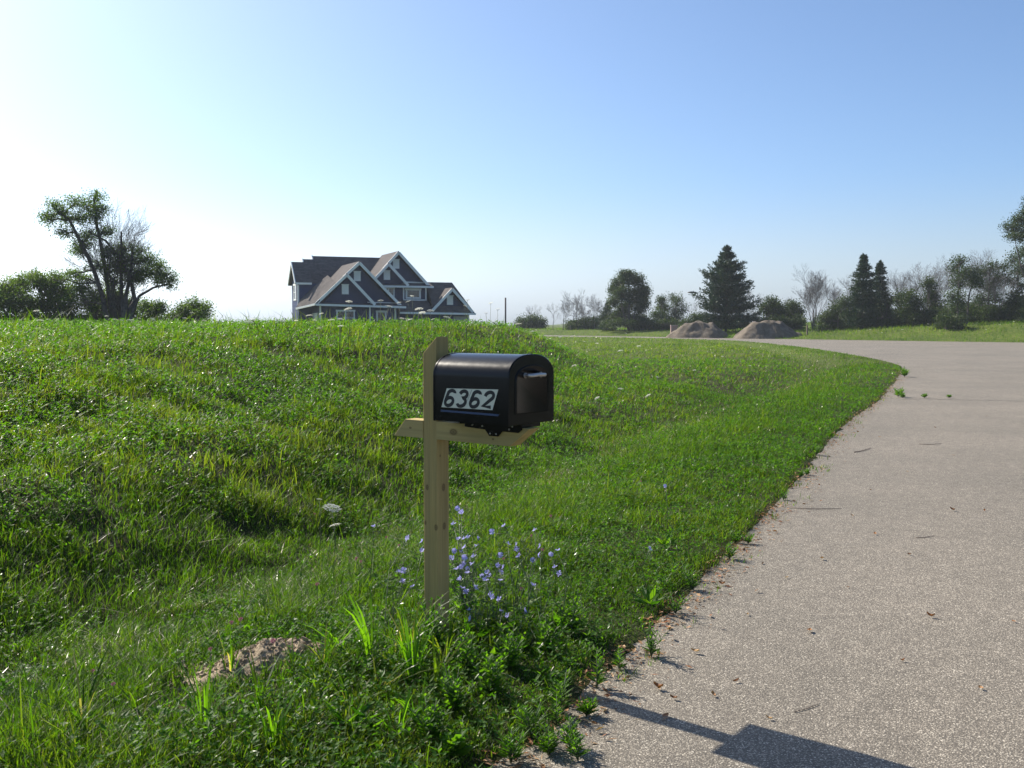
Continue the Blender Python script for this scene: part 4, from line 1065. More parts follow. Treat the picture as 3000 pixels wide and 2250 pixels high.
# ------------------------------------------------------------------ gravel piles and roadside things
def gravel_pile(u0, u1, vtop, d, seed, label, flat=.4):
    r = np.random.default_rng(seed)
    x0, x1 = float(at(u0, 733, d)[0]), float(at(u1, 733, d)[0]); cx = (x0 + x1) / 2; W = (x1 - x0) / 2
    H = float(at(0, vtop, d)[2]); D = W * .62
    xs = np.linspace(-1.1, 1.1, 60); ys = np.linspace(-1.1, 1.1, 44); X, Y = np.meshgrid(xs, ys)
    ang = np.arctan2(Y, X); rr = np.hypot(X, Y) * (1 + .10 * np.sin(ang * 3 + seed) + .06 * np.sin(ang * 5 + 2 * seed))
    hz = np.clip((1 - rr) / (1 - flat), 0, 1); hz = hz ** .95 * H
    hz = hz * (1 + .14 * (vnoise(X * 3, Y * 3, 1, seed) - .5)) + (fnoise(X * W, Y * D, 1.3, seed) - .5) * .55 * np.clip(hz * 3, 0, 1)
    hz -= .35 * np.exp(-(((X + .25) / .25) ** 2 + ((Y + .55) / .2) ** 2)) * np.clip(hz, 0, 1)
    n, m = X.shape; I = np.arange(n * m).reshape(n, m)
    F = np.stack([I[:-1, :-1], I[:-1, 1:], I[1:, 1:], I[1:, :-1]], -1).reshape(-1, 4)
    o = link("gravel_pile", np_mesh("gravel_pile", np.stack([X * W, Y * D, hz - .06], -1).reshape(-1, 3), [F], smooth=True), M['gravel'])
    o.location = (cx, d + D * .55, 0.03); tag(o, label, "gravel pile", "piles of gravel on the far roadside")
gravel_pile(1447, 1586, 697, 117, 2, "smaller, darker gravel pile in front of the pine", .42)
gravel_pile(1584, 1740, 694, 111, 5, "larger flat-topped gravel pile right of the pine", .40)
def roadside():
    wood = plain("weathered_wood", (.17, .13, .10), .85, var=.3, vs=4)
    p = at(1092, 692, 105.); gz = gpt(1092, 105.)[2]
    m = MB(); h = float(at(1092, 643, 105.)[2]) - gz
    m.tube([(0, 0, -.3), (0, 0, h * .5), (0, 0, h)], [.10, .095, .09], 10)
    o = m.build("pole", plain("grey_pole", (.16, .13, .12), .85, var=.2), None); o.location = (p[0], 105., gz); tag(o, "lone plain brown pole standing on the skyline right of the house", "pole")
    # utility pedestal beside the pile
    b = gpt(1456, 127); m = MB(); m.box(-.45, .45, -.25, .25, -.1, 1.1); o2 = empty("utility_box", b); tag(o2, "pinkish utility box at the left end of the gravel piles", "utility box")
    H = float(at(0, 702, 127)[2]) - b[2]
    m = MB(); m.box(-.42, .42, -.25, .25, -.2, H - .08); m.build("cabinet", plain("dusty_pink_paint", (.36, .24, .22), .7, var=.15), o2, bevel=.02)
    m = MB(); m.box(-.46, .46, -.29, .29, H - .078, H); m.build("lid", plain("pale_lid", (.45, .34, .31), .7, var=.1), o2, bevel=.015)
    for u, v0, d, lab in ((1744, 706, 112, "short dark wooden stake right of the gravel piles"), (1232, 705, 152, "short dark stake in the grass beyond the thin strip of far road")):
        b = gpt(u, d); H = max(.6, float(at(0, v0, d)[2]) - b[2] + .25); m = MB(); r_ = .07 if d > 80 else .04
        m.hull([[(-r_, -r_, -.2), (r_, -r_, -.2), (r_, r_, -.2), (-r_, r_, -.2)], [(-r_, -r_, H - .08), (r_, -r_, H - .08), (r_, r_, H - .08), (-r_, r_, H - .08)], [(-.01, -.01, H), (.01, -.01, H), (.01, .01, H), (-.01, .01, H)]])
        o = m.build("stake", wood); o.location = b; tag(o, lab, "stake", "roadside stakes")
    # street lamp whose arm reaches out from behind the pine
    b = gpt(1540, 130); root = empty("street_lamp", b); tag(root, "street lamp with its oval head poking out left of the pine", "street lamp")
    hz = float(at(0, 632, 130)[2]) - b[2]; hx = float(at(1502, 0, 130)[0]) - b[0]
    met = plain("lamp_metal", (.12, .13, .125), .5, .3)
    m = MB(); m.tube([(0, 0, -.3), (0, 0, hz * .6), (0, 0, hz + .1)], [.11, .09, .07], 10); m.build("pole", met, root)
    m = MB(); m.tube([(0, 0, hz - .3), (hx * .3, 0, hz - .02), (hx * .8, 0, hz)], .03, 8); m.build("arm", met, root)
    m = MB(); rings = []
    for t, w_, h_ in ((-1, .04, .03), (-.8, .22, .11), (-.3, .32, .17), (.3, .28, .16), (.75, .16, .10), (1, .06, .05)):
        rings.append([(hx + .62 * t, math.cos(a) * w_, hz + math.sin(a) * h_ * (1.0 if math.sin(a) > 0 else .6)) for a in np.linspace(0, 6.283, 13)[:-1]])
    m.hull(rings, True); m.build("lamp_head", met, root)
roadside()

# ------------------------------------------------------------------ flowers
def flower_head(r, rad=.0152):
    """daisy-like blue head with square-tipped rays, facing +Z"""
    V = []; F = []; T = []; n = 13
    for k in range(n):
        a = 6.283 * k / n + r.normal() * .10; d = np.array([math.cos(a), math.sin(a), (.45 + .22 * r.normal())]); s = np.array([-math.sin(a), math.cos(a), 0]); L = rad * (.9 + .2 * r.random())
        b = len(V)
        V += [d * .002 - s * .0012, d * .002 + s * .0012, d * L + s * .0034, d * L * 1.06, d * L - s * .0034]; F.append([b, b + 1, b + 2, b + 3, b + 4]); T += [.2 + .6 * r.random()] * 5
    return np.array(V), np.array(F), np.array(T)
def frame_to(nrm):
    q = Vector((0, 0, 1)).rotation_difference(Vector(nrm).normalized()); return q
def chicory():
    r = np.random.default_rng(77)
    # flower centres measured on an enlargement of the bed by the post (offset 1150,1400, 3.687x)
    Z6 = [(705, 330), (745, 375), (660, 500), (1205, 520), (1075, 585), (1540, 565), (165, 655), (320, 690), (322, 785), (715, 660), (778, 655), (820, 640), (918, 655), (910, 735), (780, 750), (668, 790), (745, 805),
          (775, 865), (880, 850), (630, 870), (1247, 715), (1345, 712), (1338, 775), (1168, 835), (1365, 850), (1598, 738), (1568, 825), (1715, 818), (1780, 787), (1515, 885), (770, 925), (745, 960), (862, 930), (810, 975), (690, 992), (808, 1030),
          (1140, 950), (1203, 962), (1165, 1020), (1025, 1020), (1045, 1062), (960, 1055), (1005, 1105), (725, 1095), (1165, 1110), (1757, 965), (1805, 1035), (120, 1005), (68, 1018), (108, 1118), (220, 1175), (745, 1190), (795, 1235), (895, 1190), (1065, 1250), (1080, 1285),
          (1155, 1310), (1510, 1160), (830, 1430), (845, 1515), (1185, 1428), (1245, 1485), (1425, 1437)]
    pts = []
    for zx, zy in Z6:
        us, vs = 1150 + zx / 3.687, 1400 + zy / 3.687
        dep = 5.55 - (vs - 1490) / 300 * .75 + r.normal() * .04
        pts.append(at(us / KD, vs / KD, dep))
    pts = np.array(pts)
    cen = [(-.62, 4.95), (-.24, 5.15), (-.17, 4.95), (-.05, 5.05), (.06, 4.85), (.12, 5.15), (.30, 5.1), (.30, 4.75), (-.05, 4.62), (.02, 5.35)]
    cen = np.array(cen)
    asg = np.argmin(np.hypot(pts[:, None, 0] - cen[None, :, 0], (pts[:, None, 1] - cen[None, :, 1]) * .7), 1)
    word = ["left of the post", "close behind the post's right side", "against the post's right side", "tallest, just right of the post", "low in the middle of the clump", "middle of the clump, farther back", "at the right end of the clump", "low at the clump's right front", "nearest the road at the clump's front", "at the back of the clump"]
    protos = [flower_head(r) for _ in range(3)]
    pm = [np_mesh("flower", V, [F], T) for V, F, T in protos]
    for p in pm: p.materials.append(M['petal_blue'])
    def plant(c, fl, lab, group="blue chicory plants by the mailbox post"):
        gz = float(height(np.array([c[0]]), np.array([c[1]]))[0])
        root = empty("chicory_plant", (c[0], c[1], gz)); tag(root, lab, "wildflower", group)
        o0 = np.array([c[0], c[1], gz]); m = MB(); LV = []; LD = []
        hub = o0 + [0, 0, .06]
        for f in fl:
            a = hub + r.normal(size=3) * [.03, .03, .02]; mid = a * .45 + f * .55 + r.normal(size=3) * [.035, .035, .0] + [0, 0, .02]
            P = [o0 + (a - o0) * .0, a, (a + mid) / 2 + [0, 0, .01], mid, f - [0, 0, .004]]
            m.tube([p - o0 for p in P], [.0028, .0026, .0022, .0018, .0014], 5)
            for _ in range(4):                                     # side twigs with buds
                t = r.random(); q = mid + (f - mid) * t; e = q + r.normal(size=3) * [.05, .05, .03] + [0, 0, .035]
                m.tube([q - o0, e - o0], [.0013, .001], 4); m.tube([e - o0, e - o0 + np.array([0, 0, .008])], [.0028, .0016], 5)
            for _ in range(5): LV.append((a + (mid - a) * r.random()) - o0); LD.append(unit(r.normal(size=3) * [1, 1, .3] + [0, 0, .2]))
        for _ in range(12): LV.append(np.array([r.normal() * .02, r.normal() * .02, .02])); LD.append(unit(r.normal(size=3) * [1, 1, 0] + [0, 0, .5]))
        m.build("stem", M['stem'], root)
        LV = np.array(LV); LD = np.array(LD); n = len(LV); L = np.where(np.arange(n) < n - 12, .03 + .03 * r.random(n), .10 + .05 * r.random(n))
        V, F = leaves_np(LV, LD, rdirs(n, r) + [0, 0, 1.5], L, L * .26); link("foliage", np_mesh("foliage", V, [F], np.repeat(r.random(n), 4)), M['weed'], root)
        for f in fl:
            o = bpy.data.objects.new("flower", pm[r.integers(3)]); COL.objects.link(o); o.parent = root; o.location = f - o0
            nrm = unit(np.array([-.35, -.25, .75]) + r.normal(size=3) * .6); o.rotation_mode = 'QUATERNION'; o.rotation_quaternion = frame_to(nrm); s = .8 + .3 * r.random(); o.scale = (s, s, s)
    for i in range(len(cen)):
        fl = pts[asg == i]
        if len(fl): plant(cen[i], fl, "blue-flowered chicory plant " + word[i])
    for (u, v, d, lab) in ((738, 1602, 3.75, "short chicory with one blue flower near the bottom edge, left one of two"), (775, 1608, 3.74, "short chicory with one blue flower near the bottom edge, right one of two"), (806, 1138, 5.9, "single blue chicory flower left of the post, apart from the clump"),
                           (1403, 1186, 5.6, "single blue chicory flower near the asphalt edge, right of the clump"), (1437, 1050, 7.0, "single blue chicory flower out in the verge beyond the clump")):
        f = at(u, v, d); c = (f[0] + .02, f[1] + .03); plant(c, np.array([f]), lab)
chicory()

def umbels():
    r = np.random.default_rng(88)
    def proto(R):
        V = []; F = []; n = 70; T = []
        for k in range(n):
            rr = R * math.sqrt((k + .5) / n); a = k * 2.39996; c = np.array([math.cos(a) * rr, math.sin(a) * rr, .12 * R * (1 - (rr / R) ** 2) * 2 + r.normal() * .003])
            q = R * .14; 
            for j in range(5):
                aa = 1.2566 * j + r.random(); d = np.array([math.cos(aa), math.sin(aa), .25]); s = np.array([-math.sin(aa), math.cos(aa), 0]); b = len(V)
                V += [c, c + d * q * .6 + s * q * .4, c + d * q, c + d * q * .6 - s * q * .4]; F.append([b, b + 1, b + 2, b + 3]); T += [r.random()] * 4
        return np_mesh("flower_head", np.array(V), [np.array(F)], T)
    heads = [proto(.05), proto(.045), proto(.06)]
    for h in heads: h.materials.append(M['petal_white'])
    stems = []
    def plant(top, R, lab, group, nh=1, big=False):
        x, y = top[0], top[1]; gz = float(height(np.array([x]), np.array([y]))[0]); H = max(top[2] - gz, .12)
        root = empty("wild_carrot", (x, y, gz)); tag(root, lab, "wildflower", group)
        m = MB(); b0 = np.array([r.normal() * .03, r.normal() * .03, -.02])
        offs = [np.zeros(3)] + [np.array([r.normal() * .10, r.normal() * .08, -.05 - .16 * r.random()]) for _ in range(nh - 1)]
        rad = .0022 if y < 12 else .0032
        for o in offs:
            t = np.array([0, 0, H]) + o; mid = (b0 + t) / 2 + r.normal(size=3) * [.02, .02, 0]
            m.tube([b0, mid, t - [0, 0, .05 * R / .05 * .4], ], [rad * 1.3, rad, rad * .8], 4)
            for a in range(9):
                e = t + np.array([math.cos(a * .698) * R * .75, math.sin(a * .698) * R * .75, .0]); m.tube([t - [0, 0, R * .42], e], [rad * .45, rad * .3], 3)
        m.build("stem", M['stem'], root)
        for o in offs:
            ob = bpy.data.objects.new("flower_head", heads[r.integers(3)]); COL.objects.link(ob); ob.parent = root; ob.location = np.array([0, 0, H]) + o
            s = R / .05; ob.scale = (s, s, s); ob.rotation_euler = (r.normal() * .22 - .1, r.normal() * .22, r.random() * 6)
    plant(at(717, 1098, 7.3), .066, "largest white wild carrot umbel in the verge left of the post", "white wild carrots near the ditch")
    plant(at(724, 1135, 7.0), .035, "small white wild carrot umbel just below the largest one", "white wild carrots near the ditch")
    plant(at(690, 1079, 7.5), .025, "tiny half-open wild carrot umbel left above the largest one", "white wild carrots near the ditch")
    # along the crest, standing against house, sky and grove
    crest = [(78, 672), (105, 690), (230, 683), (248, 690), (262, 692), (282, 692), (300, 688), (330, 690), (400, 688), (415, 676), (640, 693), (668, 682), (680, 692), (694, 678), (716, 692), (735, 690), (754, 652), (752, 668), (822, 650), (843, 662), (862, 654), (890, 640), (868, 688), (905, 668), (912, 676),
             (935, 690), (965, 686), (1010, 648), (880, 690), (930, 672), (1060, 655), (1075, 668), (1120, 700), (545, 690), (610, 694)]
    for i, (u, v) in enumerate(crest):
        d = 16.5 + 3.5 * r.random()
        plant(at(u, v, d),   .038 + .024 * r.random(), "white wild carrot on a thin stem along the hill crest", "white wild carrots on the hill crest", 1 + (i % 3 == 0))
    far = [(1210, 728), (1240, 725), (1262, 738), (1290, 742), (1340, 758), (1380, 748), (1460, 770), (1352, 720), (1300, 712), (1180, 712), (1150, 716), (1500, 800), (1420, 815), (1340, 840), (1240, 790), (1290, 860), (1560, 770), (1620, 790), (1690, 765), (1740, 800), (1270, 712), (1400, 855),
           (1800, 722), (1850, 725), (1905, 718), (1950, 712), (2005, 700), (2060, 705), (2110, 698), (2160, 702), (2190, 695), (1880, 712), (2030, 715), (2130, 712)]
    for i, (u, v) in enumerate(far):
        # stand on the ground a little under the head
        lo, hi = 6., 140.; best = None
        for d in np.arange(7, 135, .5):
            q = at(u, v, d); h = q[2] - float(height(np.array([q[0]]), np.array([d]))[0])
            if h < (.38 if d < 50 else .6): best = (q, d); break
        if best is None: continue
        q, d = best
        if float(road_sd(q[0], q[1])[0]) < .3: continue
        plant(q, .05 if d < 40 else .10, "white wild carrot dotted in the low meadow beside the road" if d < 60 else "white wild carrot dotted on the grass across the road", "white wild carrots in the meadow" if d < 60 else "white wild carrots across the road", 1)
umbels()

def red_clover():
    r = np.random.default_rng(99)
    V = []; T = []; F = []
    for k in range(60):
        d = unit(r.normal(size=3) + [0, 0, .5]); b = len(V); s = unit(np.cross(d, r.normal(size=3))); c = d * .004
        V += [c - s * .0016, c + s * .0016, d * .012]; F.append([b, b + 1, b + 2]); T += [r.random()] * 3
    hm = np_mesh("flower_head", np.array(V), [np.array(F)], T); hm.materials.append(M['petal_pink'])
    for i, (u, v) in enumerate([(685, 1262), (780, 1213), (835, 1160), (862, 1178), (770, 1207), (500, 1345), (200, 1450), (245, 1478), (590, 1385), (680, 1110), (1122, 1195), (1172, 1187), (1088, 1207), (1148, 1157), (1126, 1272), (1190, 1115), (520, 1338), (455, 1402), (950, 1195), (1385, 1040)]):
        for d in np.arange(3.6, 9, .03):
            q = at(u, v, d); h = q[2] - float(height(np.array([q[0]]), np.array([d]))[0])
            if h < .15: break
        gz = q[2] - h; root = empty("red_clover", (q[0], q[1], gz)); tag(root, "small pink clover flower head standing in the verge grass", "wildflower", "pink clover flowers in the verge")
        m = MB(); m.tube([(r.normal() * .01, r.normal() * .01, -.01), (0, 0, h * .6), (0, 0, h)], [.0018, .0015, .0012], 4); m.build("stem", M['stem'], root)
        o = bpy.data.objects.new("flower_head", hm); COL.objects.link(o); o.parent = root; o.location = (0, 0, h); s = .9 + .3 * r.random(); o.scale = (s, s, s)
red_clover()

# ------------------------------------------------------------------ tall grass tufts, roadside weeds, mound, leaves and twigs
def tuft(name, label, group, u, v, d, n, L, wd, spread, seed, m, tilt=(0, 0), cat="grass tuft"):
    r = np.random.default_rng(seed); p = at(u, v, d); x, y = float(p[0]), float(p[1]); gz = float(height(np.array([x]), np.array([y]))[0])
    root_z = max(gz, .0) - .005
    a = r.random(n) * 6.283; rr = .025 * np.sqrt(r.random(n)); root = np.stack([np.cos(a) * rr, np.sin(a) * rr, np.zeros(n)], -1)
    h = 1.45 * L * (.45 + .6 * r.random(n)); lm = h * spread * (.2 + .9 * r.random(n))
    lean = np.stack([np.cos(a) * lm + tilt[0] * h, np.sin(a) * lm + tilt[1] * h, -h * .15 * r.random(n)], -1)
    side = np.stack([-np.sin(a + .4), np.cos(a + .4), r.normal(size=n) * .2], -1)
    V, gs, k = blades(root, h, wd * (.7 + .5 * r.random(n)), lean, side, 3)
    o = link(name, np_mesh(name, V, gs, np.repeat(r.random(n), k)), m); o.location = (x, y, root_z); tag(o, label, cat, group)
def verge_details():
    g = "tall bright grass tufts in front of the post"
    tuft("grass_tuft", "tallest bright grass tuft, leaning left, between the dirt mound and the post", g, 800, 1430, 4.45, 16, .40, .014, .35, 1, M['lime'], (-.22, 0))
    tuft("grass_tuft", "bright upright grass tuft midway between the mound and the asphalt edge", g, 890, 1500, 4.25, 15, .30, .013, .35, 2, M['lime'], (-.08, .05))
    tuft("grass_tuft", "short bright grass tuft near the bottom edge below the mound", g, 590, 1659, 3.62, 12, .22, .012, .45, 3, M['lime'])
    tuft("grass_tuft", "bright grass tuft lowest in front of the post", g, 860, 1600, 3.75, 12, .20, .011, .5, 4, M['lime'])
    tuft("grass_tuft", "dark grass tuft at the dirt mound's right end", g, 700, 1440, 4.4, 16, .28, .010, .7, 5, M['grass'], (.1, 0))
    tuft("grass_tuft", "arching grass tuft left of the post foot", g, 880, 1400, 4.6, 16, .30, .010, .8, 6, M['grass'])
    tuft("grass_tuft", "grass tuft on the mound's left flank", g, 500, 1450, 4.4, 14, .24, .009, .7, 7, M['grass'])
    tuft("grass_tuft", "grass tuft right at the post's foot", g, 925, 1370, 4.72, 14, .22, .010, .6, 8, M['lime'])
    rt = np.random.default_rng(61)
    for i, (u, v, d) in enumerate([(735, 1400, 4.6), (770, 1460, 4.35), (820, 1520, 4.1), (850, 1440, 4.45), (905, 1440, 4.45), (940, 1480, 4.25), (760, 1560, 3.95), (690, 1520, 4.1), (900, 1560, 3.9), (660, 1600, 3.8), (960, 1420, 4.5), (560, 1560, 3.95), (440, 1600, 3.8), (300, 1560, 3.95), (180, 1620, 3.75)]):
        tuft("grass_tuft", "dark green tuft of arching grass blades low in the foreground verge", "dark arching grass tufts in the foreground", u, v, d, 13, .17 + .08 * rt.random(), .008 + .003 * rt.random(), .6 + .5 * rt.random(), 80 + i, M['lime'] if i % 4 == 0 else M['grass'], (rt.normal() * .12, 0))
    # weeds rooted in the cracked asphalt edge
    r = np.random.default_rng(123)
    def weed(u, v, d, H, n, lab, grp, narrow=.2, leafl=.06, bush=1.0, name="weed", flat=False):
        if name == 'weed': H *= 1.35; leafl *= 1.15; n += 2
        p = at(u, v, d); x, y = float(p[0]) + (.05 if name == 'weed' else 0), float(p[1]); gz = max(float(height(np.array([x]), np.array([y]))[0]), 0.0)
        root = empty(name, (x, y, gz)); tag(root, lab, "weed", grp); m = MB(); LV = []; LD = []; LL = []
        for s in range(n):
            a = r.random() * 6.283; e = np.array([math.cos(a) * H * .45 * bush * r.random(), math.sin(a) * H * .45 * bush * r.random(), H * (.6 + .4 * r.random())])
            P = [np.zeros(3), e * [.35, .35, .5], e]; m.tube(P, [.0025, .002, .001], 4)
            for k in range(16):
                t = .12 + .88 * k / 16; q = P[0] * (1 - t) ** 2 + 2 * t * (1 - t) * P[1] + t * t * P[2]; aa = k * 2.4 + r.random()
                LV.append(q); LD.append(unit(np.array([math.cos(aa), math.sin(aa), .35 + .6 * t]))); LL.append(leafl * (1.1 - .55 * t) * (.8 + .4 * r.random()))
        m.build("stem", M['stem'], root); LV = np.array(LV); LD = np.array(LD); LL = np.array(LL); nn = len(LV)
        V, F = leaves_np(LV, LD, rdirs(nn, r) * .5 + [0, 0, 1.], LL, LL * narrow); link("foliage", np_mesh("foliage", V, [F], np.repeat(.35 + .65 * r.random(nn), 4)), M['weed'], root)
    ge = "weeds growing from the asphalt edge"
    weed(1185, 1512, 4.12, .15, 4, "narrow-leaved weed standing in the asphalt edge just above the post's shadow", ge, .16, .055)
    weed(1265, 1475, 4.42, .17, 3, "upright feathery weed at the asphalt edge, right of the shadow's start", ge, .26, .05, .6)
    weed(1385, 1395, 4.85, .16, 6, "bushy low weed spreading over the asphalt edge farther along", ge, .2, .045, 1.4)
    weed(1120, 1590, 3.85, .12, 5, "ragged weed with grassy leaves at the asphalt edge near the bottom", ge, .14, .06, 1.2)
    weed(1075, 1640, 3.65, .10, 6, "lowest weed on the asphalt edge at the picture's bottom", ge, .16, .06, 1.5)
    weed(1480, 1262, 6.1, .12, 5, "low weed mat on the edge where the verge narrows", ge, .2, .045, 1.8)
    weed(1440, 1310, 5.6, .11, 4, "small weed in brown litter beside the asphalt edge", ge, .2, .04, 1.5)
    weed(1560, 1205, 6.9, .10, 5, "flat weed among litter at the far part of the edge", ge, .22, .045, 1.8)
    weed(1935, 860, 22.5, .16, 7, "green tuft spilling onto the asphalt at the verge's far corner", ge, .25, .10, 2.2)
    weed(1950, 812, 31., .22, 8, "green tuft on the asphalt beyond the verge's far corner", ge, .25, .14, 2.6)
    for u, H, lab in ((1945, .09, "tuft of weeds in the road crack, nearest the verge"), (1992, .07, "tuft of weeds in the road crack, second from the verge"), (2045, .04, "smallest tuft of weeds in the road crack, farthest from the verge")):
        weed(u, 860, 22.2, H, 6, lab, "weeds growing in the road crack", .22, .07, 2.4)
    E_ = EDGE_S[(EDGE_S[:, 1] > 3.3) & (EDGE_S[:, 1] < 17)]
    for k in range(16):
        j = r.integers(len(E_)); q = E_[j] + r.normal(size=2) * .05 + [.05, -.02]
        uu = 1106 + q[0] / q[1] * FPX / KD
        weed(uu, 0, float(q[1]), .05 + .05 * r.random(), 3 + int(r.integers(4)), "small low weed sprouting from the ragged asphalt edge", "little weeds along the asphalt edge", .2, .035 + .015 * r.random(), 1.7)
    gr = "leafy weeds at the foot of the post"
    for i, (u, v, d, H, lab) in enumerate([(940, 1365, 4.68, .20, "ferny bright weed covering the post's foot"), (1010, 1440, 4.4, .16, "dense leafy weed right below the post"), (1060, 1500, 4.2, .15, "leafy weed near the asphalt edge, below the clump"), (980, 1540, 4.0, .15, "broad bushy weed between the tufts and the asphalt"),
                                           (1100, 1430, 4.5, .17, "dark leafy weed under the blue flowers"), (1180, 1400, 4.75, .15, "leafy weed in the verge's edge right of the blue flowers"), (930, 1610, 3.75, .13, "low leafy weed near the bottom edge"), (1230, 1330, 5.1, .15, "leafy weed at the verge edge beyond the flowers")]):
        weed(u, v, d, H * 1.45, 12, lab, gr, .36, .055, 1.25, "leafy_weed")
    # broad dock-like plant at the bottom
    weed(975, 1640, 3.62, .10, 3, "weed with big rounded leaves at the bottom edge by the asphalt", gr, .55, .08, 1.3, "leafy_weed")
    # dirt mound with clods
    gz = float(height(np.array([MOUND[0]]), np.array([MOUND[1]]))[0]); xs = np.linspace(-1.15, 1.15, 70); ys = np.linspace(-1.15, 1.15, 50); X, Y = np.meshgrid(xs, ys); rr = np.hypot(X * (1 + .2 * np.sin(Y * 3)), Y)
    Zm = .095 * np.exp(-(rr * 1.25) ** 2.4) * (1 + .35 * X) + (fnoise(X * .37, Y * .23, 20, 3) - .5) * .06 * np.clip(1.3 - rr, 0, 1) - .03 * np.clip(rr - .7, 0, 1)
    n, m_ = X.shape; I = np.arange(n * m_).reshape(n, m_); F = np.stack([I[:-1, :-1], I[:-1, 1:], I[1:, 1:], I[1:, :-1]], -1).reshape(-1, 4)
    root = empty("dirt_mound", (MOUND[0], MOUND[1], gz), .5); tag(root, "small crumbly heap of brown clay beside the grass tufts", "dirt mound")
    link("heap", np_mesh("heap", np.stack([X * .33, Y * .20, Zm], -1).reshape(-1, 3), [F], smooth=True), M['clay'], root)
    V = []; FF = []
    for k in range(900):
        a, q = r.random() * 6.283, math.sqrt(r.random()) * (1.0 if k < 620 else 1.5); i = int(np.clip((math.sin(a) * q + 1.15) / 2.3 * 49, 0, 49)); j = int(np.clip((math.cos(a) * q + 1.15) / 2.3 * 69, 0, 69))
        c = np.array([math.cos(a) * q * .33, math.sin(a) * q * .20, max(Zm[i, j], 0) + .003]); s = .004 + .012 * r.random() ** 2.2; b = len(V)
        dirs = np.array([[1, 0, 0], [-1, 0, 0], [0, 1, 0], [0, -1, 0], [0, 0, 1], [0, 0, -1]]) @ np.linalg.qr(r.normal(size=(3, 3)))[0]
        V += list(c + dirs * s * (.7 + .6 * r.random((6, 1)))); FF += [[b + p, b + q_, b + t] for p in (0, 1) for q_ in (2, 3) for t in (4, 5)]
    link("clods", np_mesh("clods", np.array(V), [np.array(FF)]), M['clay'], root)["kind"] = "stuff"
verge_details()

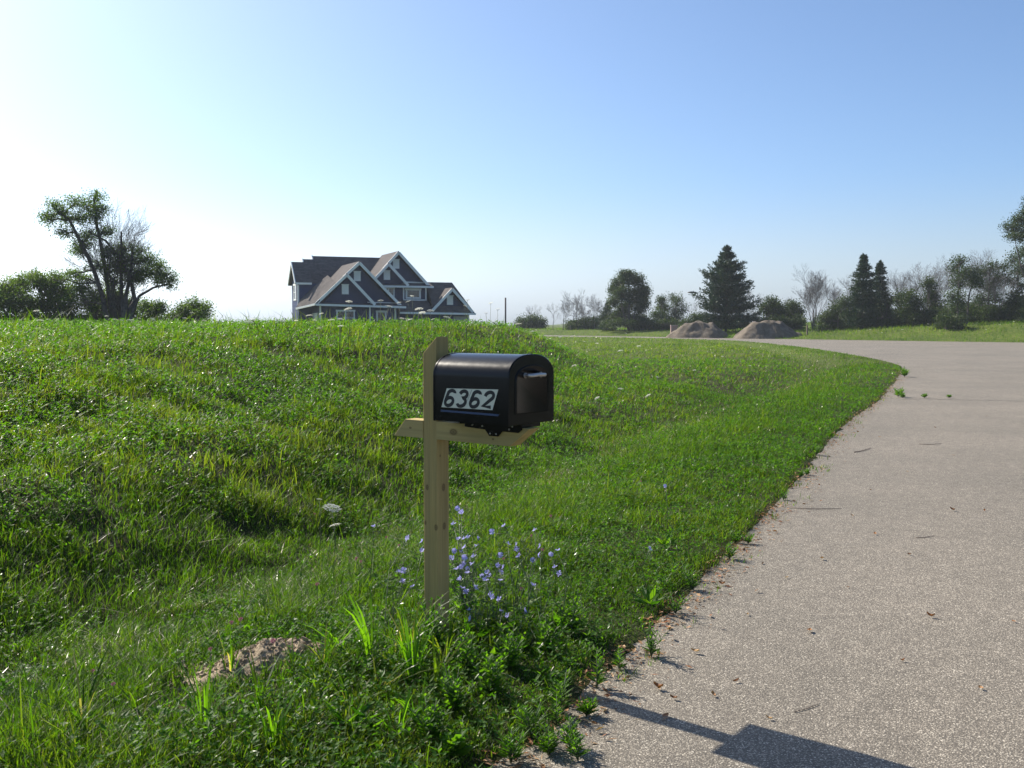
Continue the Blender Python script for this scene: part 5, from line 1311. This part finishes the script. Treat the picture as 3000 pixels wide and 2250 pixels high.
def litter():
    r = np.random.default_rng(321)
    # curled dead leaf
    def leaf_mesh(s, curl, tint):
        V = []; n = 5
        for i in range(n + 1):
            t = i / n; wv = math.sin(math.pi * t ** .8) * .28 * s
            for k, sg in enumerate((-1, 0, 1)): V.append((s * (t - .5), wv * sg, .010 * s / .05 + curl * s * (abs(sg) * .25 + (t - .5) ** 2 * 1.2)))
        F = [[i * 3 + k, i * 3 + k + 1, i * 3 + 4 + k, i * 3 + 3 + k] for i in range(n) for k in range(2)]
        me = np_mesh("dry_leaf", np.array(V), [np.array(F)], [tint] * len(V)); me.materials.append(M['dead_leaf']); return me
    prot = [leaf_mesh(.055, c, t) for c, t in ((.5, .75), (.9, .45), (.3, .6), (.7, .25), (.6, .95))]
    spots = [(1776, 1210, .95, "orange curled leaf"), (1749, 1366, 1, "dark brown curled leaf"), (1503, 1412, 1, "pale crumpled leaf"), (1422, 1490, .9, "orange-brown leaf"), (1455, 1512, .8, ""), (1540, 1505, .8, ""), (1437, 1552, .8, ""), (1660, 1555, .7, ""), (2010, 1335, 1, ""), (2057, 1104, 1, ""), (1690, 1108, 1.0, ""),
             (1890, 1155, .8, ""), (1640, 1155, .8, ""), (2125, 1105, .7, ""), (1965, 1200, .6, ""), (1840, 1115, .6, ""), (2190, 1345, .7, ""), (1615, 1330, .6, ""), (1770, 1050, .8, ""), (1880, 1060, .7, ""), (1960, 1020, .7, ""), (2060, 985, .8, ""), (1700, 1250, .6, ""), (1950, 1430, .6, ""), (1590, 1475, .6, ""), (2120, 1490, .6, ""), (1830, 1270, .5, ""), (1420, 1350, .8, ""), (1560, 1265, .8, ""), (2020, 925, .9, ""), (1900, 945, .8, ""), (2130, 900, .9, "")]
    for i, (u, v, s, lab) in enumerate(spots):
        vs = v * KD; d = CAM_H / math.tan(math.atan((vs - 1125) / FPX) + PITCH)
        p = at(u, v, d); o = bpy.data.objects.new("dry_leaf", prot[(i * 2 + (0 if i else 0)) % 5]); COL.objects.link(o); o.location = (p[0], p[1], .002); k = s * (.75 + .3 * r.random()); o.scale = (k, k, k); o.rotation_euler = (r.normal() * .15, r.normal() * .15, r.random() * 6.3)
        tag(o, (lab + " lying alone on the open asphalt, one of the largest") if lab else "small dry brown leaf lying on the asphalt", "leaf", "dry leaves scattered on the asphalt")
    for (u, v, du, dv, rad, lab) in ((1700, 1098, 118, 2, .005, "longest thin twig lying level on the asphalt near the verge"), (1845, 978, 36, -9, .008, "short thick dark stick on the asphalt"), (1985, 960, 50, -1, .006, "thin grey twig beyond the short stick"), (1978, 1163, 40, -5, .004, "small twig lying mid-asphalt"), (1715, 1540, 55, -18, .003, "thin brown stem near the mailbox shadow"),
                                     (1735, 1205, 4, 30, .003, "")):
        if not lab: continue
        A = []
        for uu, vv in ((u, v), (u + du * .5, v + dv * .5 + 1.5), (u + du, v + dv)):
            d = CAM_H / math.tan(math.atan((vv * KD - 1125) / FPX) + PITCH); A.append(at(uu, vv, d) * [1, 1, 0] + [0, 0, rad + .001])
        o0 = A[0]; m = MB(); m.tube([a - o0 for a in A], [rad * .7, rad * .65, rad * .4], 6); o = m.build("twig", M['twig']); o.location = o0; tag(o, lab, "twig", "twigs on the asphalt")
    # brown litter along the edge
    Vs = []; Fs = []; T = []; base = 0
    idx = np.arange(len(EDGE_S) - 1)
    P0 = EDGE_S[:-1]; P1 = EDGE_S[1:]; ok = (P0[:, 1] > 2.5) & (P0[:, 1] < 34); P0, P1 = P0[ok], P1[ok]; Ls = np.linalg.norm(P1 - P0, axis=1)
    n = 7000; k = r.choice(len(P0), n, p=(Ls / (2 + P0[:, 1])) / (Ls / (2 + P0[:, 1])).sum()); t = r.random((n, 1)); q = P0[k] + (P1[k] - P0[k]) * t; dn = unit(P1[k] - P0[k]); nrm = np.stack([dn[:, 1], -dn[:, 0]], -1)
    off = np.abs(r.normal(size=(n, 1))) * .13 - .03; q = q + nrm * off; keep = (vnoise(q[:, 0], q[:, 1], 2.2, 8) + .3 * r.random(n)) > .46; q = q[keep]; n = len(q)
    z = np.maximum(height(q[:, 0], q[:, 1]), 0) + .004 + .012 * r.random(n); a = r.random(n) * 6.283
    D = unit(np.stack([np.cos(a), np.sin(a), r.normal(size=n) * .25], -1)); N = unit(r.normal(size=(n, 3)) * .4 + [0, 0, 1]); L = (.012 + .04 * r.random(n) ** 2); V, F = leaves_np(np.concatenate([q, z[:, None]], 1), D, N, L, L * np.where(r.random(n) < .4, .12, .42))
    link_ = link("leaf_litter", np_mesh("leaf_litter", V, [F], np.repeat(r.random(n) ** .8, 4)), M['dead_leaf']); tag(link_, "brown dead leaves and bits gathered along the ragged asphalt edge", "leaf litter", kind="stuff")
litter()

# ------------------------------------------------------------------ haze
def build_haze():
    m = MB(); m.box(-760, 760, -340, 960, -3, 16)
    mt = bpy.data.materials.new("haze_air"); mt.use_nodes = True; n = mt.node_tree
    n.nodes.remove(n.nodes["Principled BSDF"]); v = n.nodes.new("ShaderNodeVolumePrincipled")
    v.inputs["Density"].default_value = .00031; v.inputs["Color"].default_value = (.84, .92, 1.0, 1); v.inputs["Anisotropy"].default_value = .15
    n.links.new(v.outputs[0], n.nodes["Material Output"].inputs["Volume"])
    tag(m.build("haze", mt), kind="stuff")
build_haze()
